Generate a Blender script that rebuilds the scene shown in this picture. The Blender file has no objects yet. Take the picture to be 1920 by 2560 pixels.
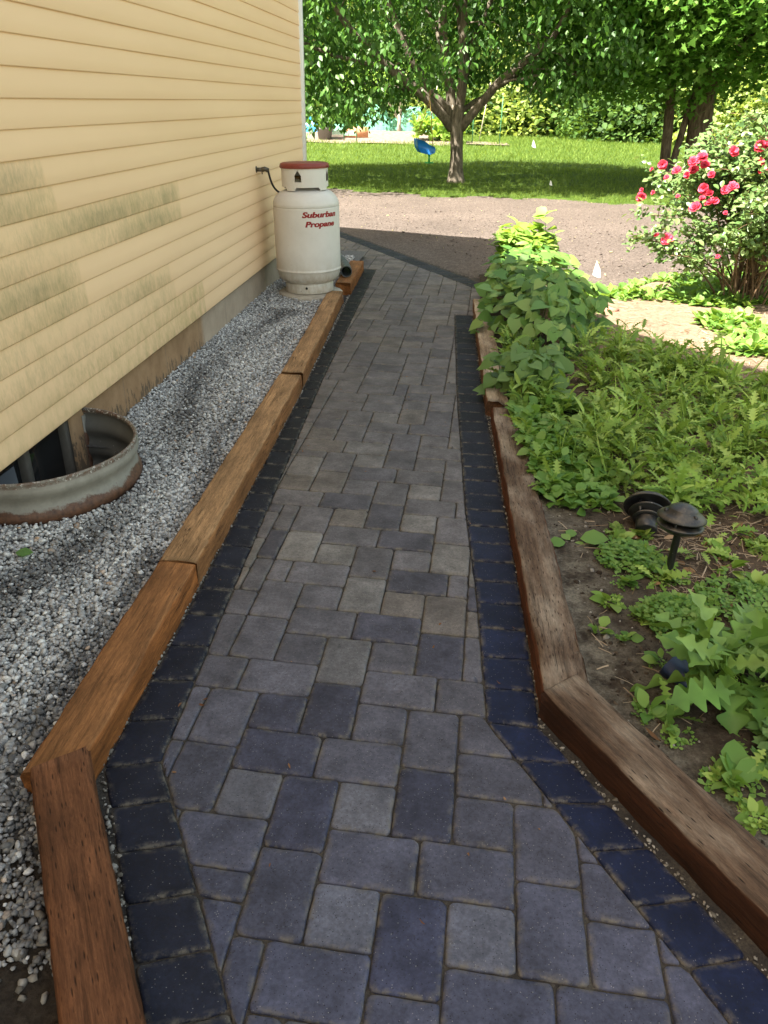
import bpy, math, random
import numpy as np
from mathutils import Matrix, Vector

# ------------------------------------------------------------------ camera, sky, sun, exposure
scene = bpy.context.scene
COL = scene.collection
R = math.radians
CAM_R = [[0.9945357154, 0.1031803687, 0.0158909487], [0.0619551635, -0.4608235420, -0.8853266182], [-0.0840254036, 0.8814734679, -0.4646980276]]
cam_d = bpy.data.cameras.new('camera')
cam_d.sensor_fit = 'VERTICAL'; cam_d.sensor_height = 36.0; cam_d.sensor_width = 27.0
cam_d.lens = 1959.2 / 2560 * 36.0
cam_d.clip_start = 0.02; cam_d.clip_end = 600
cam = bpy.data.objects.new('camera', cam_d); COL.objects.link(cam)
r0, d0, f0 = (Vector(v) for v in CAM_R)
m = Matrix.Identity(4)
for i in range(3):
    m[i][0] = r0[i]; m[i][1] = -d0[i]; m[i][2] = -f0[i]
m[2][3] = 1.61
cam.matrix_world = m
scene.camera = cam

SUN_DIR = Vector((0.50, 0.47, -1.0)).normalized()
world = bpy.data.worlds.new('World'); scene.world = world
world.use_nodes = True
wn = world.node_tree
for n in list(wn.nodes): wn.nodes.remove(n)
sky = wn.nodes.new('ShaderNodeTexSky'); sky.sky_type = 'NISHITA'; sky.sun_disc = False
sky.sun_elevation = math.asin(-SUN_DIR.z); sky.sun_rotation = math.atan2(-SUN_DIR.x, -SUN_DIR.y)
sky.air_density = 1.0; sky.dust_density = 2.0; sky.ozone_density = 1.0
bg = wn.nodes.new('ShaderNodeBackground'); bg.inputs['Strength'].default_value = 0.098
wo = wn.nodes.new('ShaderNodeOutputWorld')
tint = wn.nodes.new('ShaderNodeMix'); tint.data_type = 'RGBA'; tint.blend_type = 'MULTIPLY'; tint.inputs[0].default_value = 1.0
tint.inputs[7].default_value = (1.24, 1.02, .70, 1)          # the phone's warm white balance
wn.links.new(sky.outputs[0], tint.inputs[6]); wn.links.new(tint.outputs[2], bg.inputs[0]); wn.links.new(bg.outputs[0], wo.inputs[0])

sun_d = bpy.data.lights.new('sun', 'SUN'); sun_d.energy = 5.0; sun_d.angle = R(0.53); sun_d.color = (1.0, 0.93, 0.82)
sun = bpy.data.objects.new('sun', sun_d); COL.objects.link(sun)
sun.rotation_euler = SUN_DIR.to_track_quat('-Z', 'Y').to_euler(); sun.location = (-6, -5, 12)

scene.view_settings.view_transform = 'Standard'; scene.view_settings.look = 'None'
scene.view_settings.exposure = 2.52; scene.view_settings.gamma = 1.0
scene.view_settings.use_curve_mapping = False
scene.render.engine = 'CYCLES'
scene.cycles.max_bounces = 7; scene.cycles.diffuse_bounces = 4; scene.cycles.transparent_max_bounces = 6
scene.cycles.transmission_bounces = 4; scene.cycles.glossy_bounces = 3
scene.cycles.use_denoising = True
scene.cycles.sample_clamp_indirect = 4.0

rng = np.random.default_rng(11)
random.seed(5)

# ------------------------------------------------------------------ mesh helpers
def mesh(name, V, F, mat=None, smooth=False, attrs=None):
    """F: list of int arrays (n,k) or list of index tuples"""
    V = np.asarray(V, dtype=np.float32).reshape(-1, 3)
    me = bpy.data.meshes.new(name)
    arrs = []
    if len(F) and isinstance(F[0], np.ndarray) and F[0].ndim == 2:
        arrs = F
        loops = np.concatenate([a.reshape(-1) for a in arrs]).astype(np.int32)
        sizes = np.concatenate([np.full(len(a), a.shape[1], np.int32) for a in arrs])
    else:
        loops = np.fromiter((i for f in F for i in f), dtype=np.int32)
        sizes = np.array([len(f) for f in F], dtype=np.int32)
    me.vertices.add(len(V)); me.vertices.foreach_set('co', V.ravel())
    me.loops.add(len(loops)); me.loops.foreach_set('vertex_index', loops)
    me.polygons.add(len(sizes))
    starts = np.concatenate([[0], np.cumsum(sizes)[:-1]]).astype(np.int32)
    me.polygons.foreach_set('loop_start', starts)
    me.polygons.foreach_set('loop_total', sizes)
    if smooth: me.polygons.foreach_set('use_smooth', np.ones(len(sizes), bool))
    if attrs:
        for k, v in attrs.items():
            v = np.asarray(v, np.float32)
            if v.ndim == 1:
                a = me.attributes.new(k, 'FLOAT', 'POINT'); a.data.foreach_set('value', v)
            else:
                a = me.attributes.new(k, 'FLOAT_COLOR', 'POINT')
                if v.shape[1] == 3: v = np.c_[v, np.ones(len(v), np.float32)]
                a.data.foreach_set('color', v.ravel())
    me.update(calc_edges=True)
    me.validate()
    if mat: me.materials.append(mat)
    return me

def obj(name, me, parent=None, loc=None, rot=None):
    o = bpy.data.objects.new(name, me); COL.objects.link(o)
    if parent: o.parent = parent
    if loc is not None: o.location = loc
    if rot is not None: o.rotation_euler = rot
    return o

def thing(name, label, cat, loc=(0, 0, 0), rot=(0, 0, 0), group=None):
    o = bpy.data.objects.new(name, None); COL.objects.link(o)
    o.location = loc; o.rotation_euler = rot; o.empty_display_size = 0.1
    return tag(o, label, cat, group)

def tag(o, label, cat, group=None):
    o['label'] = label; o['category'] = cat
    if group: o['group'] = group
    return o

def struct(o): o['kind'] = 'structure'; return o
def stuff(o, label=None, cat=None):
    o['kind'] = 'stuff'
    if label: o['label'] = label
    if cat: o['category'] = cat
    return o

class MB:
    """collects geometry for ONE mesh"""
    def __init__(s): s.V = []; s.F = []; s.n = 0; s.C = []
    def add(s, V, F, c=None):
        V = np.asarray(V, float).reshape(-1, 3)
        for f in F: s.F.append(tuple(int(i) + s.n for i in f))
        s.V.append(V); s.n += len(V)
        s.C.append(np.tile(np.asarray(c if c is not None else (1, 1, 1), float), (len(V), 1)))
        return s
    def box(s, lo, hi, c=None, M=None):
        x0, y0, z0 = lo; x1, y1, z1 = hi
        V = np.array([(x0, y0, z0), (x1, y0, z0), (x1, y1, z0), (x0, y1, z0), (x0, y0, z1), (x1, y0, z1), (x1, y1, z1), (x0, y1, z1)], float)
        if M is not None: V = (np.c_[V, np.ones(8)] @ np.array(M).T)[:, :3]
        return s.add(V, [(0, 3, 2, 1), (4, 5, 6, 7), (0, 1, 5, 4), (1, 2, 6, 5), (2, 3, 7, 6), (3, 0, 4, 7)], c)
    def tube(s, P, rad, n=8, caps=True, c=None):
        V, F = tube(P, rad, n, caps); return s.add(V, F, c)
    def lathe(s, prof, n=32, center=(0, 0, 0), M=None, c=None):
        V, F = lathe(prof, n)
        if M is not None: V = (np.c_[V, np.ones(len(V))] @ np.array(M).T)[:, :3]
        return s.add(V + np.array(center), F, c)
    def build(s, name, mat, parent=None, smooth=False, colors=False):
        V = np.concatenate(s.V)
        me = mesh(name, V, s.F, mat, smooth, {'col': np.concatenate(s.C)} if colors else None)
        return obj(name, me, parent)

def tube(P, rad, n=8, caps=True):
    P = np.asarray(P, float); k = len(P)
    rad = np.broadcast_to(np.asarray(rad, float), (k,))
    T = np.gradient(P, axis=0); T /= np.linalg.norm(T, axis=1)[:, None] + 1e-12
    up = np.array([0, 0, 1.0]) if abs(T[0][2]) < 0.9 else np.array([1.0, 0, 0])
    V = []
    u = np.cross(T[0], up); u /= np.linalg.norm(u)
    for i in range(k):
        u = u - T[i] * (u @ T[i]); u /= np.linalg.norm(u) + 1e-12
        v = np.cross(T[i], u)
        a = np.arange(n) * 2 * np.pi / n
        V.append(P[i] + rad[i] * (np.cos(a)[:, None] * u + np.sin(a)[:, None] * v))
    V = np.concatenate(V)
    F = []
    for i in range(k - 1):
        for j in range(n):
            a, b = i * n + j, i * n + (j + 1) % n
            F.append((a, b, b + n, a + n))
    if caps:
        F.append(tuple(range(n - 1, -1, -1))); F.append(tuple((k - 1) * n + j for j in range(n)))
    return V, F

def lathe(prof, n=32):
    prof = np.asarray(prof, float); k = len(prof)
    a = np.arange(n) * 2 * np.pi / n
    V = np.concatenate([np.c_[r * np.cos(a), r * np.sin(a), np.full(n, z)] for r, z in prof])
    F = []
    for i in range(k - 1):
        for j in range(n):
            p, q = i * n + j, i * n + (j + 1) % n
            F.append((p, q, q + n, p + n))
    return V, F

def scatter(tV, tF, M, T):
    """copies of a small template merged into one array set. tF: array (m,k)"""
    tV = np.asarray(tV, np.float32); N = len(T)
    V = np.einsum('nij,vj->nvi', M.astype(np.float32), tV) + T[:, None, :].astype(np.float32)
    outF = [(np.asarray(f, np.int64)[None] + (np.arange(N) * len(tV))[:, None, None]).reshape(-1, np.asarray(f).shape[1]) for f in tF]
    return V.reshape(-1, 3), outF

def join(parts):
    Vs, Fd, n = [], {}, 0
    for V, Fs in parts:
        for f in Fs: Fd.setdefault(f.shape[1], []).append(f + n)
        Vs.append(V); n += len(V)
    return np.concatenate(Vs), [np.concatenate(v) for v in Fd.values()]

def frames(axis, up, scale):
    """rotation matrices whose columns are (side, axis, normal); axis = leaf direction (local +Y)"""
    axis = axis / (np.linalg.norm(axis, axis=1)[:, None] + 1e-9)
    x = np.cross(axis, up); x /= np.linalg.norm(x, axis=1)[:, None] + 1e-9
    z = np.cross(x, axis)
    M = np.stack([x, axis, z], axis=2)
    s = np.asarray(scale, float)
    if s.ndim == 1: s = np.repeat(s[:, None], 3, 1)
    return M * s[:, None, :]

def rand_dirs(n, g=None):
    g = g or rng
    v = g.normal(size=(n, 3)); return v / np.linalg.norm(v, axis=1)[:, None]

def leaf_strip(sections, fold=0.25, droop=0.3, curl=0.0):
    """sections: list of (s, halfwidth[, y-shift of edges]). length 1 along +Y"""
    V, F = [], []
    for i, sec in enumerate(sections):
        s, w = sec[0], sec[1]; dy = sec[2] if len(sec) > 2 else 0.0
        z = -droop * s * s
        V += [(-w, s + dy, z + fold * w), (0, s, z), (w, s + dy, z + fold * w)]
    for i in range(len(sections) - 1):
        a = i * 3; b = a + 3
        F += [(a, a + 1, b + 1, b), (a + 1, a + 2, b + 2, b + 1)]
    return np.array(V, float), [np.array(F)]

LEAF_SIMPLE = (np.array([(0, 0, 0), (-.28, .42, .06), (.28, .42, .06), (0, 1, -.12)], float), [np.array([(0, 3, 1), (0, 2, 3)])])
LEAF_OVAL = leaf_strip([(0, .01), (.2, .2), (.5, .29), (.8, .17), (1, .0)], .25, .25)
LEAF_HEART = leaf_strip([(0.10, .02, 0.0), (0.02, .30, -.10), (.12, .44, -.06), (.35, .47), (.62, .32), (.85, .13), (1.02, .0)], .18, .28)
LEAF_LANCE = leaf_strip([(0, .02), (.25, .10), (.55, .10), (.8, .06), (1, .0)], .3, .35)
def lobed(pairs=5, w=.25, tip=.16, fold=.15, droop=.35, lb=1.0):
    V, F = [], []
    zc = lambda y: -droop * y * y
    mid = np.linspace(0, .86, 6)
    for y in mid: V += [(-.022, y, zc(y)), (.022, y, zc(y))]
    for i in range(5): F.append((2 * i, 2 * i + 1, 2 * i + 3, 2 * i + 2))
    def quad(pts):
        b = len(V); V.extend(pts); F.append((b, b + 1, b + 2, b + 3))
    for k in range(pairs):
        y = .14 + .66 * k / (pairs - 1); ww = w * (.45 + .55 * math.sin(.5 + 2.3 * k / (pairs - 1)))
        for sgn in (-1, 1):
            yo = y + (.02 if sgn > 0 else 0)
            pts = [(sgn * .015, yo - .055 * lb, zc(yo)), (sgn * ww * .75, yo - .02 * lb, zc(yo) + fold * ww), (sgn * ww, yo + .02 + .07 * lb, zc(yo + .08) + fold * ww * .7), (sgn * .015, yo + .03 + .05 * lb, zc(yo + .07))]
            quad(pts if sgn > 0 else pts[::-1])
    quad([(-tip * .5, .80, zc(.8) + .01), (0, .74, zc(.75)), (tip * .5, .80, zc(.8) + .01), (0, 1.02, zc(1.02))])
    return np.array(V, float), [np.array(F)]
def lobe_strip(n, lobes, w, deep, fold, droop):
    secs = []
    for i in range(n):
        q = i / (n - 1); env = math.sin(math.pi * min(1, .08 + .92 * q) ** .85) ** .6 * (.55 + .75 * q) if q < .97 else .0
        ph = .5 - .5 * math.cos(2 * math.pi * (lobes * q))
        ww = w * env * (deep + (1 - deep) * ph ** .85) if q > .16 else w * .09
        secs.append((q, ww, .35 * ww))
    secs[-1] = (1.0, 0.0, 0.0)
    return leaf_strip(secs, fold, droop)
LEAF_LOBED = lobe_strip(44, 5.4, .185, .24, .4, .55)
LEAF_BLADE = leaf_strip([(0, .045), (.5, .04), (1, .0)], .2, .25)
def clover():
    V, F = [], []
    for k in range(3):
        a = k * 2 * math.pi / 3
        for (x, y, z) in [(0, 0, 0), (-.34, .5, .08), (-.22, .95, .05), (0, .8, 0), (.22, .95, .05), (.34, .5, .08)]:
            V.append((x * math.cos(a) - y * math.sin(a), x * math.sin(a) + y * math.cos(a), z))
        b = k * 6
        F += [(b, b + 3, b + 2, b + 1), (b, b + 5, b + 4, b + 3)]
    return np.array(V, float), [np.array(F)]
LEAF_CLOVER = clover()
def maple():
    pts = [(0, 0), (.16, .06), (.5, -.02), (.36, .22), (.56, .45), (.27, .44), (.2, .62), (0, 1.0)]
    V = [(0, .25, 0)] + [(x, y, .12 * abs(x)) for x, y in pts] + [(-x, y, .12 * abs(x)) for x, y in pts[1:-1]]
    ring = [1, 2, 3, 4, 5, 6, 7, 8] + [14, 13, 12, 11, 10, 9]
    F = [(0, ring[i], ring[(i + 1) % len(ring)]) for i in range(len(ring))]
    return np.array(V, float), [np.array(F)]
LEAF_MAPLE = maple()

# ------------------------------------------------------------------ material helpers
class NT:
    def __init__(s, name):
        s.m = bpy.data.materials.new(name); s.m.use_nodes = True
        s.t = s.m.node_tree; s.t.nodes.clear()
        s.out = s.n('ShaderNodeOutputMaterial')
    def n(s, typ, **kw):
        x = s.t.nodes.new(typ)
        for k, v in kw.items():
            if k.startswith('i_'):
                x.inputs[int(k[2:]) if k[2:].isdigit() else k[2:].replace('_', ' ')].default_value = v
            else: setattr(x, k, v)
        return x
    def l(s, a, b): s.t.links.new(a, b)
    def coord(s, kind='Object'): return s.n('ShaderNodeTexCoord').outputs[kind]
    def mapping(s, vec, scale=(1, 1, 1), rot=(0, 0, 0), loc=(0, 0, 0)):
        m = s.n('ShaderNodeMapping'); m.inputs['Scale'].default_value = scale; m.inputs['Rotation'].default_value = rot; m.inputs['Location'].default_value = loc
        s.l(vec, m.inputs['Vector']); return m.outputs[0]
    def noise(s, vec, scale, detail=4, rough=.55, dist=0.0):
        x = s.n('ShaderNodeTexNoise'); x.inputs['Scale'].default_value = scale; x.inputs['Detail'].default_value = detail
        x.inputs['Roughness'].default_value = rough; x.inputs['Distortion'].default_value = dist
        if vec is not None: s.l(vec, x.inputs['Vector'])
        return x.outputs['Fac']
    def vor(s, vec, scale, feature='F1', out='Distance', rnd=1.0):
        x = s.n('ShaderNodeTexVoronoi', feature=feature); x.inputs['Scale'].default_value = scale; x.inputs['Randomness'].default_value = rnd
        if vec is not None: s.l(vec, x.inputs['Vector'])
        return x.outputs[out]
    def ramp(s, fac, stops, interp='LINEAR'):
        r = s.n('ShaderNodeValToRGB'); r.color_ramp.interpolation = interp
        e = r.color_ramp.elements
        while len(e) < len(stops): e.new(0.5)
        for el, (p, c) in zip(e, stops):
            el.position = p; el.color = (c, c, c, 1) if isinstance(c, (int, float)) else (*c, 1)
        s.l(fac, r.inputs[0]); return r.outputs[0]
    def mix(s, fac, a, b, mode='MIX'):
        x = s.n('ShaderNodeMix', data_type='RGBA', blend_type=mode)
        for k, v in ((0, fac), (6, a), (7, b)):
            sock = x.inputs[k]
            if hasattr(v, 'is_linked') or hasattr(v, 'links'): s.l(v, sock)
            elif isinstance(v, (int, float)): sock.default_value = float(v) if k == 0 else (v, v, v, 1)
            else: sock.default_value = (*v, 1)
        return x.outputs[2]
    def math(s, op, a, b=None, clamp=False):
        x = s.n('ShaderNodeMath', operation=op, use_clamp=clamp)
        for sock, v in zip(x.inputs, (a, b)):
            if v is None: continue
            if isinstance(v, (int, float)): sock.default_value = v
            else: s.l(v, sock)
        return x.outputs[0]
    def attr(s, name, out='Color'):
        x = s.n('ShaderNodeAttribute'); x.attribute_name = name; return x.outputs[out]
    def bsdf(s, col, rough=.6, spec=.4, metal=0.0, bump=None, bstr=.3, bdist=.005, **kw):
        b = s.n('ShaderNodeBsdfPrincipled')
        for sock, v in ((b.inputs['Base Color'], col), (b.inputs['Roughness'], rough), (b.inputs['Metallic'], metal)):
            if isinstance(v, (int, float)): sock.default_value = v
            elif isinstance(v, tuple): sock.default_value = (*v, 1)
            else: s.l(v, sock)
        b.inputs['Specular IOR Level'].default_value = spec
        if bump is not None:
            bp = s.n('ShaderNodeBump'); bp.inputs['Strength'].default_value = bstr; bp.inputs['Distance'].default_value = bdist
            s.l(bump, bp.inputs['Height']); s.l(bp.outputs[0], b.inputs['Normal'])
        s.b = b
        return b
    def done(s, shader=None):
        s.l((shader or s.b).outputs[0], s.out.inputs['Surface']); return s.m

def plain(name, col, rough=.5, spec=.4, metal=0.0, var=.15, scale=30, bump=.0):
    t = NT(name); c = t.coord()
    nz = t.noise(c, scale, 5)
    k = t.ramp(nz, [(.3, tuple(x * (1 - var) for x in col)), (.7, tuple(min(1, x * (1 + var)) for x in col))])
    t.bsdf(k, rough, spec, metal, nz if bump else None, bump)
    return t.done()

def leaf_mat(name, cols, trans=.35, rough=.5, spec=.35, tcol=None, vary=0):
    t = NT(name)
    g = t.n('ShaderNodeNewGeometry').outputs['Random Per Island']
    n = len(cols)
    c = t.ramp(g, [(i / (n - 1), cols[i]) for i in range(n)])
    if vary: c = t.mix(1.0, c, t.ramp(t.noise(t.coord(), vary, 3), [(.3, .62), (.7, 1.25)]), 'MULTIPLY')
    t.bsdf(c, rough, spec)
    tr = t.n('ShaderNodeBsdfTranslucent')
    h = t.mix(.75, c, tcol or (cols[-1][0] * 1.6, cols[-1][1] * 1.5, cols[-1][2] * .6))
    t.l(h, tr.inputs[0])
    mx = t.n('ShaderNodeMixShader'); mx.inputs[0].default_value = trans
    t.l(t.b.outputs[0], mx.inputs[1]); t.l(tr.outputs[0], mx.inputs[2])
    return t.done(mx)

def hnoise(x, y, seed=0, amps=((1.3, .5), (3.1, .3), (7.7, .2))):
    """cheap smooth 2-d value"""
    g = np.random.default_rng(seed); v = 0
    for f, a in amps:
        for _ in range(3):
            th = g.uniform(0, 6.28); ph = g.uniform(0, 6.28)
            v = v + a / 3 * np.sin(f * (x * np.cos(th) + y * np.sin(th)) + ph + 1.3 * np.sin(.7 * f * (y * np.cos(th) - x * np.sin(th)) + ph))
    return v
# ================================================================== MATERIALS OF THE SETTING
def mat_siding():
    t = NT('siding_vinyl'); c = t.coord()
    base = t.ramp(t.noise(t.mapping(c, (.6, .35, 2.0)), 2.0, 3), [(.3, (.83, .575, .345)), (.7, (.88, .62, .38))])
    mil = t.attr('mildew', 'Fac'); grn = t.attr('green', 'Fac')
    n1 = t.noise(t.mapping(c, (1, 1.6, 1.0)), 9, 8, .68)
    n2 = t.noise(t.mapping(c, (1, 2.5, .8)), 34, 6, .7, .6)
    n3 = t.noise(c, 3.0, 3)
    n4 = t.noise(t.mapping(c, (1, 5.5, 1.6)), 16, 5, .7)
    fuzz = t.math('ADD', t.math('MULTIPLY', n1, .55), t.math('ADD', t.math('MULTIPLY', n2, .35), t.math('MULTIPLY', n4, .45)))
    k = t.ramp(t.math('ADD', mil, t.math('MULTIPLY', t.math('SUBTRACT', fuzz, .68), 1.9)), [(.22, 0.0), (.62, .42), (1.05, 1.0)])
    k = t.math('MULTIPLY', k, t.ramp(mil, [(.02, 0.0), (.3, 1.0)]))
    wash = t.math('MULTIPLY', mil, t.ramp(n3, [(.3, .22), (.7, .6)]))
    col = t.mix(wash, base, (.56, .42, .19))
    col = t.mix(t.math('MULTIPLY', k, .62), col, (.20, .18, .105))
    gk = t.math('MULTIPLY', grn, t.ramp(t.math('ADD', n1, t.math('MULTIPLY', n2, .4)), [(.55, .1), (.85, 1.0)]))
    col = t.mix(t.math('MULTIPLY', gk, .8), col, (.36, .29, .10))
    t.bsdf(col, .5, .3, bump=t.noise(t.mapping(c, (1, .6, 14)), 40, 3), bstr=.06, bdist=.002)
    return t.done()

def mat_concrete():
    t = NT('foundation_concrete'); c = t.coord()
    n = t.noise(c, 6, 8, .65); n2 = t.noise(t.mapping(c, (1, 3, .8)), 14, 6, .7)
    clean = t.ramp(n, [(.3, (.27, .21, .15)), (.7, (.36, .29, .215))])
    dirty = t.ramp(n, [(.3, (.20, .12, .062)), (.7, (.31, .20, .11))])
    sx = t.n('ShaderNodeSeparateXYZ'); t.l(c, sx.inputs[0])
    k = t.ramp(t.math('SUBTRACT', sx.outputs[1], 5.2), [(0.0, 1.0), (.08, 0.0)])
    col = t.mix(k, clean, dirty)
    low = t.math('SUBTRACT', t.math('ADD', n2, t.math('MULTIPLY', n, .3)), t.math('MULTIPLY', sx.outputs[2], 1.2))
    drip = t.math('MULTIPLY', t.ramp(low, [(.52, 0.0), (.57, .9)]), k)
    col = t.mix(drip, col, (.085, .065, .045))
    # vertical form lines
    w = t.math('FRACT', t.math('MULTIPLY', sx.outputs[1], 1.55))
    line = t.ramp(w, [(0, .6), (.018, 0.0)])
    col = t.mix(line, col, (.13, .11, .09))
    t.bsdf(col, .85, .2, bump=n2, bstr=.35, bdist=.004)
    return t.done()

def mat_paver():
    t = NT('paver_concrete'); c = t.coord()
    a = t.attr('col')
    n1 = t.noise(c, 7, 6, .6); n2 = t.noise(c, 90, 5, .7); n3 = t.noise(c, 420, 3, .6)
    col = t.mix(1.0, a, t.ramp(n1, [(.25, .60), (.75, 1.40)]), 'MULTIPLY')
    col = t.mix(1.0, col, t.ramp(t.noise(c, 19, 7, .72, .4), [(.32, .78), (.68, 1.22)]), 'MULTIPLY')
    stain = t.ramp(t.noise(c, 3.1, 5, .75), [(.60, 0.0), (.72, .55)])
    col = t.mix(stain, col, t.mix(1.0, col, (.62, .60, .60), 'MULTIPLY'))
    col = t.mix(1.0, col, t.ramp(n2, [(.3, .70), (.7, 1.30)]), 'MULTIPLY')
    sp = t.vor(c, 240, out='Distance')
    rnd = t.vor(c, 240, out='Color')
    sx = t.n('ShaderNodeSeparateColor'); t.l(rnd, sx.inputs[0])
    spk = t.math('MULTIPLY', t.ramp(sp, [(.20, 1.0), (.34, 0.0)]), t.ramp(sx.outputs[0], [(.93, 0.0), (.96, .38)]))
    col = t.mix(spk, col, (.42, .41, .38))
    drk = t.math('MULTIPLY', t.ramp(sp, [(.25, 1.0), (.4, 0.0)]), t.ramp(sx.outputs[1], [(.88, 0.0), (.92, .75)]))
    col = t.mix(drk, col, (.012, .012, .014))
    dust = t.math('MULTIPLY', t.attr('edge', 'Fac'), t.ramp(t.noise(c, 26, 5, .7), [(.46, 0.0), (.62, .75)]))
    col = t.mix(dust, col, (.17, .15, .115))
    t.bsdf(col, t.ramp(n2, [(.3, .60), (.7, .82)]), .22, bump=t.math('ADD', t.math('MULTIPLY', n2, .7), t.math('MULTIPLY', n3, .5)), bstr=.28, bdist=.003)
    return t.done()

def mat_sand():
    t = NT('joint_sand'); c = t.coord()
    n = t.noise(c, 160, 4, .7); n1 = t.noise(c, 5, 4)
    col = t.ramp(n, [(.3, (.030, .027, .025)), (.7, (.11, .095, .075))])
    col = t.mix(t.ramp(n1, [(.4, 0.0), (.65, .7)]), col, (.018, .018, .021))
    t.bsdf(col, .9, .15, bump=n, bstr=.6, bdist=.004)
    return t.done()

def mat_soil():
    t = NT('garden_soil'); c = t.coord()
    n = t.noise(c, 30, 8, .7); n1 = t.noise(c, 2.3, 4); n2 = t.noise(c, 110, 4, .7)
    soil = t.ramp(n, [(.25, (.018, .014, .011)), (.55, (.05, .038, .028)), (.8, (.10, .08, .06))])
    sand = t.ramp(n2, [(.3, (.10, .088, .068)), (.7, (.27, .24, .19))])
    mulch = t.ramp(n, [(.25, (.11, .075, .05)), (.75, (.32, .24, .17))])
    k = t.attr('sandy', 'Fac'); mk = t.attr('mulchy', 'Fac')
    col = t.mix(t.math('MULTIPLY', k, t.ramp(t.noise(c, 12, 6, .7), [(.38, 0.0), (.6, 1.0)])), soil, sand)
    sy = t.n('ShaderNodeSeparateXYZ'); t.l(c, sy.inputs[0])
    mulch = t.mix(t.ramp(t.math('SUBTRACT', sy.outputs[1], 3.0), [(0.0, .72), (1.0, 0.0)]), mulch, (.06, .042, .03))
    col = t.mix(t.math('MULTIPLY', mk, t.ramp(n1, [(.3, .7), (.6, 1.0)])), col, mulch)
    t.bsdf(col, .95, .15, bump=t.math('ADD', n, t.math('MULTIPLY', n2, .4)), bstr=.9, bdist=.02)
    return t.done()

def mat_drive():
    t = NT('driveway_gravel'); c = t.coord()
    n = t.noise(c, 26, 6, .75); n1 = t.noise(c, .7, 4); v = t.vor(c, 62, out='Color'); vd = t.vor(c, 62)
    sx = t.n('ShaderNodeSeparateColor'); t.l(v, sx.inputs[0])
    col = t.ramp(sx.outputs[0], [(0, (.072, .058, .049)), (.5, (.108, .088, .076)), (1, (.148, .123, .109))])
    col = t.mix(1.0, col, t.ramp(n1, [(.3, .82), (.7, 1.12)]), 'MULTIPLY')
    col = t.mix(1.0, col, t.ramp(n, [(.3, .7), (.65, 1.15)]), 'MULTIPLY')
    t.bsdf(col, .9, .15, bump=t.math('SUBTRACT', n, t.math('MULTIPLY', vd, .8)), bstr=.8, bdist=.02)
    return t.done()

def mat_lawn():
    t = NT('lawn_turf'); c = t.coord()
    n = t.noise(c, 2.2, 6, .7); n1 = t.noise(c, 60, 3, .7)
    col = t.ramp(n, [(.3, (.04, .075, .012)), (.7, (.085, .14, .022))])
    col = t.mix(1.0, col, t.ramp(n1, [(.3, .6), (.7, 1.25)]), 'MULTIPLY')
    t.bsdf(col, .9, .1, bump=n1, bstr=.8, bdist=.05)
    return t.done()

def mat_stone():
    t = NT('crushed_stone'); c = t.coord()
    g = t.n('ShaderNodeNewGeometry').outputs['Random Per Island']
    base = t.ramp(g, [(0, (.19, .186, .18)), (.2, (.30, .295, .29)), (.5, (.42, .41, .40)), (.8, (.56, .55, .53)), (.97, (.70, .69, .66)), (1, (.40, .26, .16))])
    wet = t.attr('wet', 'Fac')  # 'wet' carries the painted shade, not moisture
    base = t.mix(t.math('MULTIPLY', wet, .82), base, (.045, .042, .042))  # soft shade bands put into the stone colour
    n = t.noise(c, 130, 4, .6)
    col = t.mix(1.0, base, t.ramp(n, [(.3, .75), (.7, 1.2)]), 'MULTIPLY')
    t.bsdf(col, .75, .3)
    return t.done()

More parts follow.
